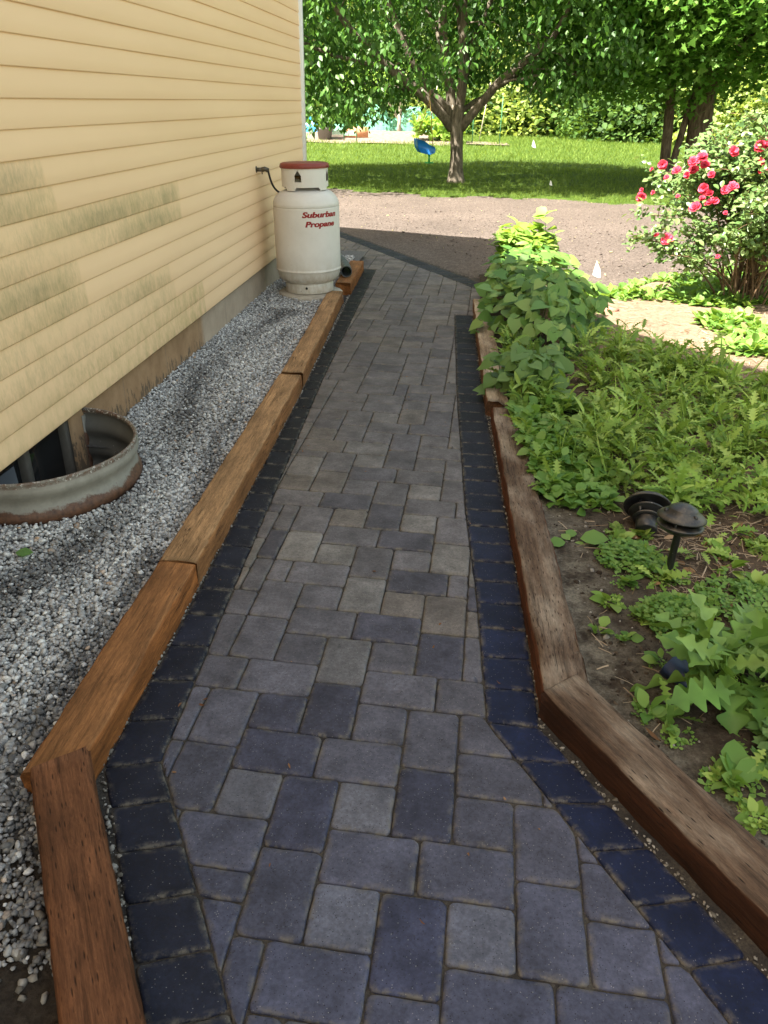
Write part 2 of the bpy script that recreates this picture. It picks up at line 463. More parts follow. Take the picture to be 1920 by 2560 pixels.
def mat_timber(name, top, side, grey=0.0, dark=.5, incise=1.0):
    t = NT(name); c = t.coord()
    gr = t.noise(t.mapping(c, (1.1, 26, 26)), 3.0, 7, .65, .35)
    fine = t.noise(t.mapping(c, (5, 160, 160)), 2.0, 4, .7)
    blot = t.noise(t.mapping(c, (1.5, 5, 5)), 2.2, 5, .6)
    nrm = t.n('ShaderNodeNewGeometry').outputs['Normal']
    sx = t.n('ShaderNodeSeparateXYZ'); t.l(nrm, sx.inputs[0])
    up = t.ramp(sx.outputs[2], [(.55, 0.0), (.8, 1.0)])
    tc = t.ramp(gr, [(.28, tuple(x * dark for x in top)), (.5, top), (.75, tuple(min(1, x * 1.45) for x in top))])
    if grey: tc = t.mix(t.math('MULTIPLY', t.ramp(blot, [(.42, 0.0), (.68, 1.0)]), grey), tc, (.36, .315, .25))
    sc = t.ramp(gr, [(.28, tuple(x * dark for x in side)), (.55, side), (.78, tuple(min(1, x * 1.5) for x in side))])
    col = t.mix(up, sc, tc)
    col = t.mix(1.0, col, t.ramp(blot, [(.3, .58), (.72, 1.28)]), 'MULTIPLY')
    fib = t.noise(t.mapping(c, (16, 70, 70)), 2.0, 5, .75, .8)
    col = t.mix(1.0, col, t.ramp(fib, [(.3, .68), (.7, 1.3)]), 'MULTIPLY')
    col = t.mix(1.0, col, t.ramp(fine, [(.3, .8), (.7, 1.15)]), 'MULTIPLY')
    # long checks and rows of incising slits
    crk = t.noise(t.mapping(c, (.55, 15, 15)), 2.6, 3, .5, .5)
    ck = t.ramp(crk, [(.485, 0.0), (.5, .85), (.515, 0.0)])
    ck = t.math('MULTIPLY', ck, t.ramp(t.noise(t.mapping(c, (1.4, 4, 4)), 1.9, 2), [(.52, 0.0), (.6, 1.0)]))
    v = t.vor(t.mapping(c, (17, 105, 105)), 1.0, rnd=.7)
    sl = t.ramp(v, [(.10, .9), (.22, 0.0)])
    sl = t.math('MULTIPLY', sl, incise)
    hole = t.math('MAXIMUM', ck, sl)
    col = t.mix(hole, col, tuple(x * .12 for x in side))
    h = t.math('SUBTRACT', t.math('ADD', t.math('MULTIPLY', gr, .5), t.math('MULTIPLY', fine, .3)), hole)
    t.bsdf(col, .8, .2, bump=h, bstr=.5, bdist=.004)
    return t.done()

M_SID = mat_siding(); M_CON = mat_concrete(); M_PAV = mat_paver(); M_SAND = mat_sand(); M_SOIL = mat_soil()
M_DRV = mat_drive(); M_LAWN = mat_lawn(); M_STONE = mat_stone()
M_WHITE = plain('white_trim', (.84, .83, .80), .4, .4, var=.05)
M_ROOF = plain('roof_shingle', (.10, .095, .09), .9, .2, var=.3)
M_BLACK = plain('black_rubber', (.012, .012, .012), .45, .5)

# ================================================================== HOUSE
WX, FX, YC = -1.76, -1.785, 8.93          # siding face, foundation face, far corner
ROW, Z0 = .1086, .293
house = thing('house', 'cream yellow vinyl sided house wall with mildew stains and a white corner board', 'house', (WX, YC, 0))
def hp(name, me):                            # parts are modelled in world space
    o = obj(name, me, house); o.location = (-WX, -YC, 0); return o

MIL = {9: (3.38, .75), 8: (3.44, .6), 7: (4.99, .95), 6: (4.99, .75), 5: (3.55, .7), 4: (3.60, .62), 3: (4.71, .58), 2: (4.75, .42), 1: (5.3, .34), 0: (5.3, .24)}
GRN = {9: 0, 8: .3, 7: .35, 6: .3, 5: .35, 4: .3, 3: .35, 2: .35, 1: .85, 0: .95}
ys = np.concatenate([np.arange(-7.0, 1.5, .5), np.arange(1.5, 6.0, .03), np.arange(6.0, YC - .05, .25), [YC - .045]])
V, F, mil, grn = [], [], [], []
prof = [(0.0, .0165), (-.0, .0165), (.012, .0175), (.05, .0105), (.085, .0055), (ROW - .004, .0030), (ROW, .0020)]
nrows = int((3.78 - Z0) / ROW) + 1
vn = 0
for r in range(nrows):
    z0 = Z0 + r * ROW
    pr = [(0.0, .002), (0.0, .0095), (.005, .0112), (.05, .0085), (.085, .0060), (ROW + .002, .0034)]
    wob = .0007 * np.sin(ys * 1.7 + r * 2.1) + .0005 * np.sin(ys * 5.1 + r)
    for dz, dx in pr:
        V.append(np.c_[WX - .018 + dx + wob, ys, np.full(len(ys), z0 + dz) + .0012 * np.sin(ys * .9 + r * 1.7)])
        u = dz / ROW
        if r in MIL:
            ye, s = MIL[r]
            inside = np.clip((ye - ys) / .012, 0, 1) * (.50 + .5 * np.clip((ye - ys) / .22, 0, 1))
            near = np.clip(1 - (ye - ys) / 1.3, 0, 1)
            edge = .50 + .50 * near + .30 * np.sin(ys * 3.3 + r * 2) * (ys < ye - .3)
            mil.append(inside * s * edge * np.clip(1.18 - 1.0 * max(u - .25, 0) - .3 * (u < .12), .12, 1.2) + .08 * (ys < 3.9))
            grn.append((ys < (5.3 if r < 2 else ye)) * GRN[r] * (.35 + .65 * np.clip(1 - (ye - ys) / 2.5, 0, 1)) * (.6 + .4 * (1 - u)))
        else:
            mil.append(np.zeros(len(ys))); grn.append(np.zeros(len(ys)))
    k = len(ys)
    for a in range(len(pr) - 1):
        i = vn + a * k + np.arange(k - 1)
        F.append(np.stack([i, i + 1, i + 1 + k, i + k], 1))
    vn += k * len(pr)
SEAM = []
for r, y in [(9, 3.38), (8, 3.44), (7, 4.99), (6, 4.99), (5, 3.55), (4, 3.6), (3, 4.71), (2, 4.75), (1, 5.3), (0, 5.3), (12, 6.2), (14, 4.4), (16, 7.1), (10, 7.4)]:
    z = Z0 + r * ROW; q = np.array([(-.0015, .001, .001), (0, .001, .001), (0, .010, -.0), (-.0015, .010, 0), (-.0015, .05, -.006), (0, .05, -.006)])
    V.append(np.array([(WX - .0005 + c, y + a2, z + b2) for a2, b2, c in q])); mil.append(np.zeros(6)); grn.append(np.zeros(6))
    F.append(np.array([(vn, vn + 1, vn + 2, vn + 3), (vn + 3, vn + 2, vn + 5, vn + 4)])); vn += 6
hp('siding', mesh('siding', np.concatenate(V), F, M_SID, False, {'mildew': np.concatenate(mil), 'green': np.concatenate(grn)}))
# corner board
mb = MB()
mb.box((WX - .09, YC - .045, Z0 - .01), (WX + .012, YC + .055, 3.79))
hp('corner_board', mesh('corner_board', np.concatenate(mb.V), mb.F, M_WHITE))
# foundation with the basement window opening (y 2.55..3.3, z -.55..0.24)
mb = MB()
mb.box((-2.05, -7, -.9), (FX, 2.50, Z0 + .02)); mb.box((-2.05, 3.26, -.9), (FX, YC - .03, Z0 + .02))
mb.box((-2.05, 2.50, -.9), (FX, 3.26, -.52))
hp('foundation', mesh('foundation', np.concatenate(mb.V), mb.F, M_CON))
mb = MB()
for y0, y1 in ((2.50, 2.545), (2.855, 2.90), (3.215, 3.26)): mb.box((FX - .07, y0, -.52), (FX - .012, y1, .27))
mb.box((FX - .07, 2.545, -.52), (FX - .012, 2.855, -.475)); mb.box((FX - .07, 2.90, -.52), (FX - .012, 3.215, -.475))
M_WIN = plain('window_paint', (.08, .07, .056), .8, .2)
wf = hp('basement_window', mesh('basement_window', np.concatenate(mb.V), mb.F, M_WIN))
t = NT('dark_glass'); t.bsdf((.012, .013, .014), .08, .5); M_GLASS = t.done()
mb = MB(); mb.box((FX - .05, 2.5, -.52), (FX - .044, 3.26, .27))
obj('pane', mesh('pane', np.concatenate(mb.V), mb.F, M_GLASS), wf)
# back and end walls, gable wall, roof (out of frame, but they throw the shade)
mb = MB()
mb.box((-9.2, -7, Z0), (WX - .03, -6.9, 3.8)); mb.box((-9.2, YC - .02, Z0), (WX - .09, YC, 3.8)); mb.box((-9.2, -7, Z0), (-9.1, YC, 3.8))
mb.add([(WX - .03, 5.4, 3.8), (WX - .03, -3.4, 3.8), (WX - .03, 1.0, 7.76), (WX - .12, 5.4, 3.8), (WX - .12, -3.4, 3.8), (WX - .12, 1.0, 7.76)], [(0, 1, 2), (3, 5, 4), (0, 2, 5, 3), (1, 4, 5, 2), (0, 3, 4, 1)])
mb.add([(WX - .1, YC, 3.8), (-9.1, YC, 3.8), (-5.43, YC, 5.63), (WX - .1, YC - .1, 3.8), (-9.1, YC - .1, 3.8), (-5.43, YC - .1, 5.63)], [(0, 2, 1), (3, 4, 5), (0, 3, 5, 2), (1, 2, 5, 4), (0, 1, 4, 3)])
hp('end_wall', mesh('end_wall', np.concatenate(mb.V), mb.F, M_SID))
mb = MB()
ex, ey = -1.41, 9.25
def slab(a, b, c, d, th=.14):
    P = np.array([a, b, c, d], float); Q = P - [0, 0, th]
    mb.add(np.r_[P, Q], [(0, 1, 2, 3), (7, 6, 5, 4), (0, 4, 5, 1), (1, 5, 6, 2), (2, 6, 7, 3), (3, 7, 4, 0)])
slab((ex, -7.3, 3.84), (ex, ey, 3.84), (-5.43, ey, 5.85), (-5.43, -7.3, 5.85))
slab((-5.43, -7.3, 5.85), (-5.43, ey, 5.85), (-9.5, ey, 3.84), (-9.5, -7.3, 3.84))
slab((ex, 5.4, 3.85), (ex, 1.0, 7.81), (-7, 1.0, 7.81), (-7, 5.4, 3.85))
slab((ex, 1.0, 7.81), (ex, -3.4, 3.85), (-7, -3.4, 3.85), (-7, 1.0, 7.81))
hp('roof', mesh('roof', np.concatenate(mb.V), mb.F, M_ROOF))

# ================================================================== GROUND SHEETS
def grid_sheet(name, xs, ys, zf, mat, keep=None, attrs=None):
    X, Y = np.meshgrid(xs, ys); nx, ny = len(xs), len(ys)
    Z = zf(X, Y)
    i = (np.arange(ny - 1)[:, None] * nx + np.arange(nx - 1)[None]).ravel()
    Fq = np.stack([i, i + 1, i + 1 + nx, i + nx], 1)
    if keep is not None:
        cx = X.ravel()[Fq].mean(1); cy = Y.ravel()[Fq].mean(1)
        Fq = Fq[keep(cx, cy)]
    at = {k: f(X, Y).ravel() for k, f in (attrs or {}).items()}
    return obj(name, mesh(name, np.c_[X.ravel(), Y.ravel(), Z.ravel()], [Fq], mat, True, at))

M_EARTH = plain('earth', (.085, .075, .045), .95, .1, var=.4, scale=3)
gxs = np.sort(np.r_[np.linspace(-200, 200, 41), -2.3, -1.30]); gys = np.sort(np.r_[np.linspace(-150, 260, 42), 2.45, 3.45])
struct(grid_sheet('ground', gxs, gys, lambda x, y: -.06 + 0 * x, M_EARTH, lambda x, y: ~((abs(x + 1.8) < .5) & (abs(y - 2.95) < .5))))

def lawn_edge(x): return 16.2 - .13 * x * (x > -3) + .35 * (x < -1) + .22 * np.sin(x * 1.3) + .16 * np.sin(x * 4.1 + 1) + .08 * np.sin(x * 11.3)
struct(grid_sheet('driveway', np.arange(-14, 14.01, .09), np.arange(6.6, 17.3, .09), lambda x, y: -.016 + .004 * hnoise(x, y, 3, ((1.5, .5), (9, .5))) + .01 * np.clip((y - 10) / 6, 0, 1), M_DRV))
def lawn_z(x, y):
    e = lawn_edge(x)
    return np.where(y < e, -.05, .012 + .03 * hnoise(x, y, 8, ((.7, .6), (2.5, .4))) * np.clip((y - e) / 2, 0, 1))
struct(grid_sheet('lawn', np.arange(-32, 40, .35), np.concatenate([np.arange(15.2, 18, .1), np.arange(18, 64, .4)]), lawn_z, M_LAWN))

# ------------------------------------------------------------------ path: traced paver lattice, random fill beyond
PA = [[13.05214, -0.34621], [0.5222, 12.92438]]; PB = [0.7622, -21.3128]
PAVERS = '-9,-4,V -7,-4,Sl -5,-5,Vd -3,-4,Sl -5,-8,V -3,-8,S -4,-10,H -8,-6,H -3,-6,H -1,-4,V 1,-2,H 1,-4,S 3,-5,V 0,-6,H 3,-8,V 5,-6,H 5,-8,S -1,-9,Vd 1,-8,S 1,-10,H 4,-10,H -8,10,H -9,7,V -7,8,S -5,8,V -5,11,V -7,12,Sl -3,12,S -1,12,Vl -3,10,Hd -3,8,S -1,7,V -4,6,H -7,6,H -9,4,V -7,4,S -5,3,Vl -3,4,S -1,4,Vd -3,2,H 0,2,S -8,2,H -5,0,Vd -7,0,S -9,-1,V -3,0,S -1,-1,V 1,0,S -7,-2,H -4,-2,H -9,12,V -7,14,H -4,14,Hd -9,15,V -7,16,S -5,16,V -3,16,Sl -1,15,V -3,18,H -11,18,H -8,18,Hd -5,19,V -3,20,Sl -1,20,V -11,20,St -9,20,Vt -7,20,S -7,22,Hd -4,22,H -9,23,V -7,24,Sl -5,24,V -3,24,S -3,26,H -11,26,Ht -8,26,H -5,27,Vd -3,28,S -9,28,V -7,28,S -7,30,H -4,30,Hd -9,31,V -7,32,S -5,32,V -11,34,H -8,34,H -11,28,St'

PAi = np.linalg.inv(np.array(PA))
def lat(nx, ny): return (np.c_[nx, ny] - np.array(PB)) @ PAi.T
L_IN = [(-.30, .76), (-.745, 1.515), (-.775, 2.2), (-.805, 3.0), (-.878, 4.8), (-.955, 8.62)]
R_IN = [(.72, .80), (.145, 1.775), (.117, 2.4), (.066, 3.13), (-.005, 4.695), (-.067, 6.74)]
FAR_IN = [(-3.3, 13.35), (-1.64, 10.72), (-.205, 8.36), (.9, 6.5)]
def side(p, a, b): return (b[0] - a[0]) * (p[1] - a[1]) - (b[1] - a[1]) * (p[0] - a[0])
def clip(poly, a, b, keep_left=True):
    out = []
    s = [side(p, a, b) * (1 if keep_left else -1) for p in poly]
    for i in range(len(poly)):
        p, q = poly[i], poly[(i + 1) % len(poly)]; u, v = s[i], s[(i + 1) % len(poly)]
        if u >= 0: out.append(p)
        if u * v < 0:
            k = u / (u - v); out.append((p[0] + k * (q[0] - p[0]), p[1] + k * (q[1] - p[1])))
    return out
def xat(pl, y):
    ysr = [p[1] for p in pl]; return float(np.interp(y, ysr, [p[0] for p in pl]))
def clip_field(poly):
    cy = sum(p[1] for p in poly) / len(poly)
    def seg(pl, y):
        for a, b in zip(pl[:-1], pl[1:]):
            if y <= b[1]: return a, b
        return pl[-2], pl[-1]
    if cy < 8.62:
        a, b = seg(L_IN, cy); poly = clip(poly, a, b, False)
        if len(poly) > 2 and cy < 2.2: poly = clip(poly, L_IN[0], L_IN[1], False)
    else:
        poly = clip(poly, (-3.2, 8.0), (-3.2, 12.0), False)
    if len(poly) < 3: return []
    if cy < 1.775 or cy < 6.74:
        a, b = seg(R_IN, cy); poly = clip(poly, a, b, True)
        if cy > 1.70 and cy < 1.80 and len(poly) > 2: pass
    else:
        poly = clip(poly, (.30, 0), (.30, 10), True)
    if len(poly) < 3: return []
    for a, b in zip(FAR_IN[:-1], FAR_IN[1:]):
        poly = clip(poly, a, b, False)
        if len(poly) < 3: return []
    return poly
def area(poly): return .5 * abs(sum(poly[i][0] * poly[(i + 1) % len(poly)][1] - poly[(i + 1) % len(poly)][0] * poly[i][1] for i in range(len(poly))))

class Pave:
    def __init__(s): s.V = []; s.F = []; s.C = []; s.E = []; s.n = 0
    def add(s, poly, col, z=0.0, rad=.0145, gap=.0019, jit=.0008, tilt=.0012):
        """poly CCW corner list -> rounded, bevelled block"""
        if area(poly) < 3e-4: return
        if sum(poly[i][0] * poly[(i + 1) % len(poly)][1] - poly[(i + 1) % len(poly)][0] * poly[i][1] for i in range(len(poly))) < 0: poly = poly[::-1]
        P = np.array(poly); k = len(P); pts = []
        # inset by gap
        Q = []
        for i in range(k):
            a, b, c = P[i - 1], P[i], P[(i + 1) % k]
            d1 = (b - a) / (np.linalg.norm(b - a) + 1e-9); d2 = (c - b) / (np.linalg.norm(c - b) + 1e-9)
            n1 = np.array([-d1[1], d1[0]]); n2 = np.array([-d2[1], d2[0]]); bis = n1 + n2; L = bis @ bis
            Q.append(b + gap * bis * 2 / max(L, .6) if L > 1e-6 else b + gap * n1)
        Q = np.array(Q)
        for i in range(k):
            a, b, c = Q[i - 1], Q[i], Q[(i + 1) % k]
            r = min(rad * rng.uniform(.6, 1.5), .35 * np.linalg.norm(b - a), .35 * np.linalg.norm(c - b))
            p = b + (a - b) / (np.linalg.norm(a - b) + 1e-9) * r; q = b + (c - b) / (np.linalg.norm(c - b) + 1e-9) * r
            for u in (0, .33, .67, 1): pts.append((1 - u) ** 2 * p + 2 * u * (1 - u) * b + u * u * q)
            L = np.linalg.norm(c - b)
            if L > .06:
                for u in (.3, .5, .7): pts.append(b + (c - b) * u)
        O = np.array(pts) + rng.normal(0, jit, (len(pts), 2))
        n = len(O); ct = O.mean(0)
        tx, ty = rng.normal(0, tilt, 2) * 6; zz = z + rng.normal(0, tilt * .8)
        def ins(d):
            v = O - ct; L = np.linalg.norm(v, axis=1)[:, None]; return ct + v * np.clip(1 - d / (L + 1e-6), .2, 1)
        def ring(xy, dz): return np.c_[xy, zz + dz + tx * (xy[:, 0] - ct[0]) + ty * (xy[:, 1] - ct[1])]
        rings = [ring(O, -.030), ring(O, -.0065), ring(ins(.0025), -.0022), ring(ins(.0075), 0.0), ring(ins(.020), .0003)]
        b0 = s.n
        for rg in rings: s.V.append(rg)
        for a in range(len(rings) - 1):
            for j in range(n):
                s.F.append((b0 + a * n + j, b0 + a * n + (j + 1) % n, b0 + (a + 1) * n + (j + 1) % n, b0 + (a + 1) * n + j))
        s.F.append(tuple(b0 + (len(rings) - 1) * n + j for j in range(n)))
        m = n * len(rings); s.n += m
        s.C.append(np.tile(col, (m, 1))); s.E.append(np.repeat([1, 1, .9, .45, 0], n))
    def build(s, name):
        return obj(name, mesh(name, np.concatenate(s.V), s.F, M_PAV, True, {'col': np.concatenate(s.C), 'edge': np.concatenate(s.E)}))

occ = set(); blocks = []
for it in PAVERS.split():
    a, b, ts = it.split(','); a, b = int(a), int(b); w, h = {'H': (3, 2), 'V': (2, 3), 'S': (2, 2)}[ts[0]]
    blocks.append((a, b, w, h, ts[1:]))
    for i in range(w):
        for j in range(h): occ.add((a + i, b + j))
fr = random.Random(3)
# cells that lie on the path at all
cells = {}
for nx in range(-45, 30):
    for ny in range(-22, 150):
        p = lat(nx + .5, ny + .5)[0]
        if p[1] > .55 and p[1] < 13.2: cells[(nx, ny)] = p
def ok(nx, ny): return (nx, ny) in cells and (nx, ny) not in occ
for ny in range(-22, 150):
    for nx in range(-45, 30):
        if not ok(nx, ny): continue
        # run of free cells to the right
        opts = []
        for (w, h, wt) in ((3, 2, 5), (2, 3, 5), (2, 2, 4)):
            if all(ok(nx + i, ny + j) for i in range(w) for j in range(h)):
                left = [ok(nx + w + q, ny) for q in (0, 1)]
                if left[0] and not left[1]: wt *= .05
                opts.append((w, h, wt))
        if not opts:
            for (w, h) in ((1, 3), (3, 1), (1, 2), (2, 1), (1, 1)):
                if all(ok(nx + i, ny + j) for i in range(w) for j in range(h)): opts.append((w, h, 1)); break
        w, h, _ = fr.choices(opts, [q[2] for q in opts])[0]
        blocks.append((nx, ny, w, h, ''))
        for i in range(w):
            for j in range(h): occ.add((nx + i, ny + j))
pv = Pave()
TONE = {'': (.068, .066, .074), 'd': (.041, .041, .053), 'l': (.100, .097, .096), 't': (.082, .074, .068)}
for a, b, w, h, s in blocks:
    C = lat(np.array([a, a + w, a + w, a]), np.array([b, b, b + h, b + h]))
    poly = clip_field([tuple(p) for p in C])
    if len(poly) < 3: continue
    if not s: s = fr.choices(['', 'd', 'l', 't'], [10, 2, 1.6, 1.2])[0]
    cx, cy = C.mean(0)
    base = np.array(TONE[s]) * rng.uniform(.84, 1.16)
    far = np.clip((cy - 2.6) / 1.0, 0, 1); base = base * (1 - .55 * far) + np.array([.071, .069, .072]) * (.55 * far)   # tones even out up the path
    warm = np.clip(-(cx + .45) * 2.2, 0, 1) * np.clip((cy - 1.6) / 1.5, 0, 1)          # tan-blend blocks lie along the house side
    base = base * (np.array([1, 1, 1]) * (1 - .5 * warm) + np.array([1.18, 1.02, .80]) * .5 * warm)
    nr = np.clip((2.6 - cy) / 1.6, 0, 1)                                        # the camera's blue cast at the near end, put into the paver colour
    base = base * (np.array([1.56, 1.50, 1.42]) * (1 - nr) + np.array([.84, .92, 1.26]) * nr)
    pv.add(poly, base)
struct(pv.build('path'))

# soldier course along both sides and the far edge
bp = Pave()
def course(inner, outer, pitch, col, col2=None):
    def dens(pl):
        out = [np.array(pl[0])]
        for a, b in zip(pl[:-1], pl[1:]): out.append(np.array(b))
        return out
    for (a, b), (c, d) in zip(zip(inner[:-1], inner[1:]), zip(outer[:-1], outer[1:])):
        a, b, c, d = map(np.array, (a, b, c, d)); L = (np.linalg.norm(b - a) + np.linalg.norm(d - c)) / 2
        n = max(1, round(L / pitch)); off = 0
        for i in range(n):
            u, v = i / n, (i + 1) / n
            k = rng.uniform(.8, 1.25)
            bp.add([tuple(a + (b - a) * u), tuple(a + (b - a) * v), tuple(c + (d - c) * v), tuple(c + (d - c) * u)], (np.array(col) + (np.array(col2 or col) - np.array(col)) * np.clip(((a + (b - a) * u)[1] - 1.7) / 2.2, 0, 1)) * k, rad=.013)
L_OUT = [(-.455, .70), (-.893, 1.475), (-.902, 2.2), (-.925, 3.0), (-.968, 4.8), (-1.10, 8.62)]
R_OUT = [(.855, .86), (.300, 1.775), (.283, 2.4), (.245, 3.13), (.160, 4.695), (.088, 6.74)]
course(L_IN, L_OUT, .158, (.0120, .0140, .0250), (.0135, .0132, .0140))
course(R_IN, R_OUT, .150, (.0095, .0145, .042), (.0125, .0140, .0215))  # blue cast of the sky put into the right border's colour
course([(-1.64, 10.72), (.30, 7.52)], [(-1.50, 10.86), (.48, 7.60)], .15, (.020, .022, .029))
course([(-3.3, 13.35), (-1.64, 10.72)], [(-3.1, 13.45), (-1.50, 10.86)], .15, (.020, .022, .029))
struct(bp.build('path_border'))
# joint sand under everything
def sand_keep(x, y):
    lo = np.interp(y, [p[1] for p in L_OUT], [p[0] for p in L_OUT]) - .05
    hi = np.interp(y, [p[1] for p in R_OUT], [p[0] for p in R_OUT]) + .06
    a = (y < 8.4) & (x > lo) & (x < hi)
    far = side((x, y), (-1.46, 10.86), (.55, 7.6))
    b = (y >= 8.4) & (x > -3.3) & (far < 0.02)
    c = (y > 6.7) & (y < 8.8) & (x > lo) & (x < .6) & (far < .02)
    d = (y < 1.9) & (x > lo) & (x < 1.2)
    return a | b | c | d
struct(grid_sheet('joint_sand', np.arange(-3.4, 1.3, .04), np.arange(.4, 13, .04), lambda x, y: -.0085 + .0022 * hnoise(x, y, 5, ((6, .5), (23, .5))), M_SAND, sand_keep))

# ================================================================== TIMBERS
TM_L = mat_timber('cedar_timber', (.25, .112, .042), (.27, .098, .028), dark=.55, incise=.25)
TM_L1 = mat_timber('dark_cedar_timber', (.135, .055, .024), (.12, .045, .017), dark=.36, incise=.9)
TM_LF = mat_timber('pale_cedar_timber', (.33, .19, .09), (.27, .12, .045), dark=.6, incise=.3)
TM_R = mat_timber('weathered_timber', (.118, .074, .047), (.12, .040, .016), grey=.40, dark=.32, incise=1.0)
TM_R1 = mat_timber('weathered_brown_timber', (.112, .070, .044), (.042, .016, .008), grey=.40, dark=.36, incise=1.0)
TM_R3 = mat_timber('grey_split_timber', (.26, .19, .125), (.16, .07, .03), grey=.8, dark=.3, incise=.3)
def timber(label, a, b, width, left, z1, mat, z0=-.06, seed=0, ends=(0, 0), group='landscape timbers edging the path', rough=.0018, worn=0):
    """a->b is the inner top edge; left: the body lies to the left of a->b"""
    if not left: a, b, z1 = np.array(a) * 1.009, np.array(b) * 1.009, z1 - .014
    a, b = np.array(a), np.array(b); d = b - a; L = np.linalg.norm(d); d /= L
    n = np.array([-d[1], d[0]]) * (1 if left else -1)
    g = np.random.default_rng(seed)
    nx = max(8, int(L / .045)); u = np.linspace(0, L, nx)
    hw, hh = width / 2, (z1 - z0) / 2
    bv = .009
    sec = [(-hw, -hh), (-hw, -hh * .3), (-hw, hh * .5), (-hw, hh - bv), (-hw + bv * .4, hh - bv * .35), (-hw + bv, hh), (-hw * .5, hh), (0, hh), (hw * .5, hh), (hw - bv, hh), (hw - bv * .4, hh - bv * .35), (hw, hh - bv), (hw, hh * .5), (hw, -hh)]
    V = []
    sh = hnoise(u * 3, u * 0, seed, ((1.1, .6), (4, .4)))
    for i, x in enumerate(u):
        for j, (y, z) in enumerate(sec):
            e0 = ends[0] * (y / width + .5) if i == 0 else 0
            e1 = ends[1] * (y / width + .5) if i == nx - 1 else 0
            dy = g.normal(0, rough) + .003 * sh[i]; dz = g.normal(0, rough * .7) if z > 0 else 0
            if worn and j in (8, 9, 10, 11, 12): dz -= worn * abs(g.normal(0, 1)) * (.5 + .5 * math.sin(x * 5 + seed)); 
            if j in (2, 3, 4, 5, 6): dz -= abs(g.normal(0, rough * .8))
            V.append((x - L / 2 + e0 + e1 + (g.normal(0, .002) if i in (0, nx - 1) else 0), y + dy, z + dz))
    k = len(sec); F = []
    for i in range(nx - 1):
        for j in range(k):
            p, q = i * k + j, i * k + (j + 1) % k
            F.append((p, q, q + k, p + k) if True else None)
    F.append(tuple(range(k))); F.append(tuple((nx - 1) * k + j for j in range(k - 1, -1, -1)))
    me = mesh('timber', V, F, mat, False)
    o = obj('landscape_timber', me)
    c = (a + b) / 2 + n * hw
    ang = math.atan2(d[1], d[0])
    M = Matrix.Rotation(ang, 4, 'Z')
    if not left:
        for v in me.vertices: v.co.y = -v.co.y
        me.flip_normals()
    # local -y side is the inner (path) side for left timbers
    o.matrix_world = Matrix.Translation((c[0], c[1], (z0 + z1) / 2)) @ M
    return tag(o, label, 'timber', group)

timber('dark reddish brown timber with a long split, angled beside the near gravel corner', (-.26, .40), (-.905, 1.447), .142, True, .104, TM_L1, seed=1, ends=(0, -.02))
timber('orange brown timber beside the gravel, butting the dark angled timber', (-.893, 1.40), (-.913, 2.372), .142, True, .098, TM_L, seed=2, ends=(-.06, 0))
timber('long pale orange timber between the gravel and path, ending at the dark saw gap', (-.914, 2.378), (-.968, 4.615), .142, True, .100, TM_LF, seed=3)
timber('timber beyond the dark saw gap, meeting the round pad under the tank', (-.971, 4.665), (-1.075, 7.05), .135, True, .098, TM_LF, seed=4)
timber('short brown timber behind the gas tank carrying the black drain pipe', (-1.052, 7.37), (-1.075, 8.52), .145, True, .104, TM_L, seed=5)
timber('dark brown weathered timber slanting toward the near end on the garden side', (.835, .955), (.297, 1.808), .150, False, .104, TM_R1, seed=6, ends=(0, .02))
timber('long weathered grey brown timber with rows of slits beside the standing lamp', (.303, 1.822), (.196, 4.20), .142, False, .100, TM_R, seed=7, worn=.010)
timber('grey split timber mostly hidden under the large heart leaved bush', (.170, 4.30), (.082, 6.93), .130, False, .100, TM_R3, seed=8, worn=.014)
# ================================================================== GRAVEL STRIP
def timber_c(y):   # centre line of the left timbers
    return np.interp(y, [-.6, .4, 1.43, 2.37, 4.63, 7.05, 9.2], [.33, -.33, -.985, -.985, -1.04, -1.145, -1.16])
WCY, WRY, WRX = 2.965, .425, .395            # window well half ellipse
def in_well(x, y, k=1.0): return (((x - FX) / (WRX * k)) ** 2 + ((y - WCY) / (WRY * k)) ** 2) < 1
def gravel_z(x, y):
    z = .066 + .010 * hnoise(x, y, 21, ((2.2, .5), (7, .5)))
    z = z + .012 * np.clip((FX + .35 - x) / .35, 0, 1)
    z = z + .035 * np.exp(-((np.hypot((x - FX) / WRX, (y - WCY) / WRY) - 1) / .35) ** 2)
    z = z - .035 * np.clip((2.1 - y) / .6, 0, 1) * np.clip((x + 1.55) * 2, 0, 1)
    return z
ysg = np.arange(-.6, 9.4, .045); tg = np.linspace(0, 1, 24)
Tg, Yg = np.meshgrid(tg, ysg); Xg = FX - .01 + Tg * (timber_c(Yg) - FX + .01)
Zg = gravel_z(Xg, Yg) - .012
i = (np.arange(len(ysg) - 1)[:, None] * 24 + np.arange(23)[None]).ravel()
Fq = np.stack([i, i + 1, i + 25, i + 24], 1)
cx, cy = Xg.ravel()[Fq].mean(1), Yg.ravel()[Fq].mean(1)
Fq = Fq[~in_well(cx, cy, .96)]
_t = NT('gravel_fines'); _c = _t.coord(); _s = _t.n('ShaderNodeSeparateXYZ'); _t.l(_c, _s.inputs[0]); _n = _t.noise(_c, 50, 6, .7)
_k = _t.ramp(_t.math('ADD', _t.math('SUBTRACT', _s.outputs[1], .95), _t.math('MULTIPLY', _t.noise(_c, 5, 4), .7)), [(.55, 0.0), (.85, 1.0)])
_col = _t.mix(_k, _t.ramp(_n, [(.3, (.020, .016, .013)), (.7, (.065, .052, .040))]), _t.ramp(_n, [(.3, (.08, .077, .073)), (.7, (.17, .165, .158))]))
_t.bsdf(_col, .95, .1, bump=_n, bstr=.8, bdist=.015); M_GB = _t.done()
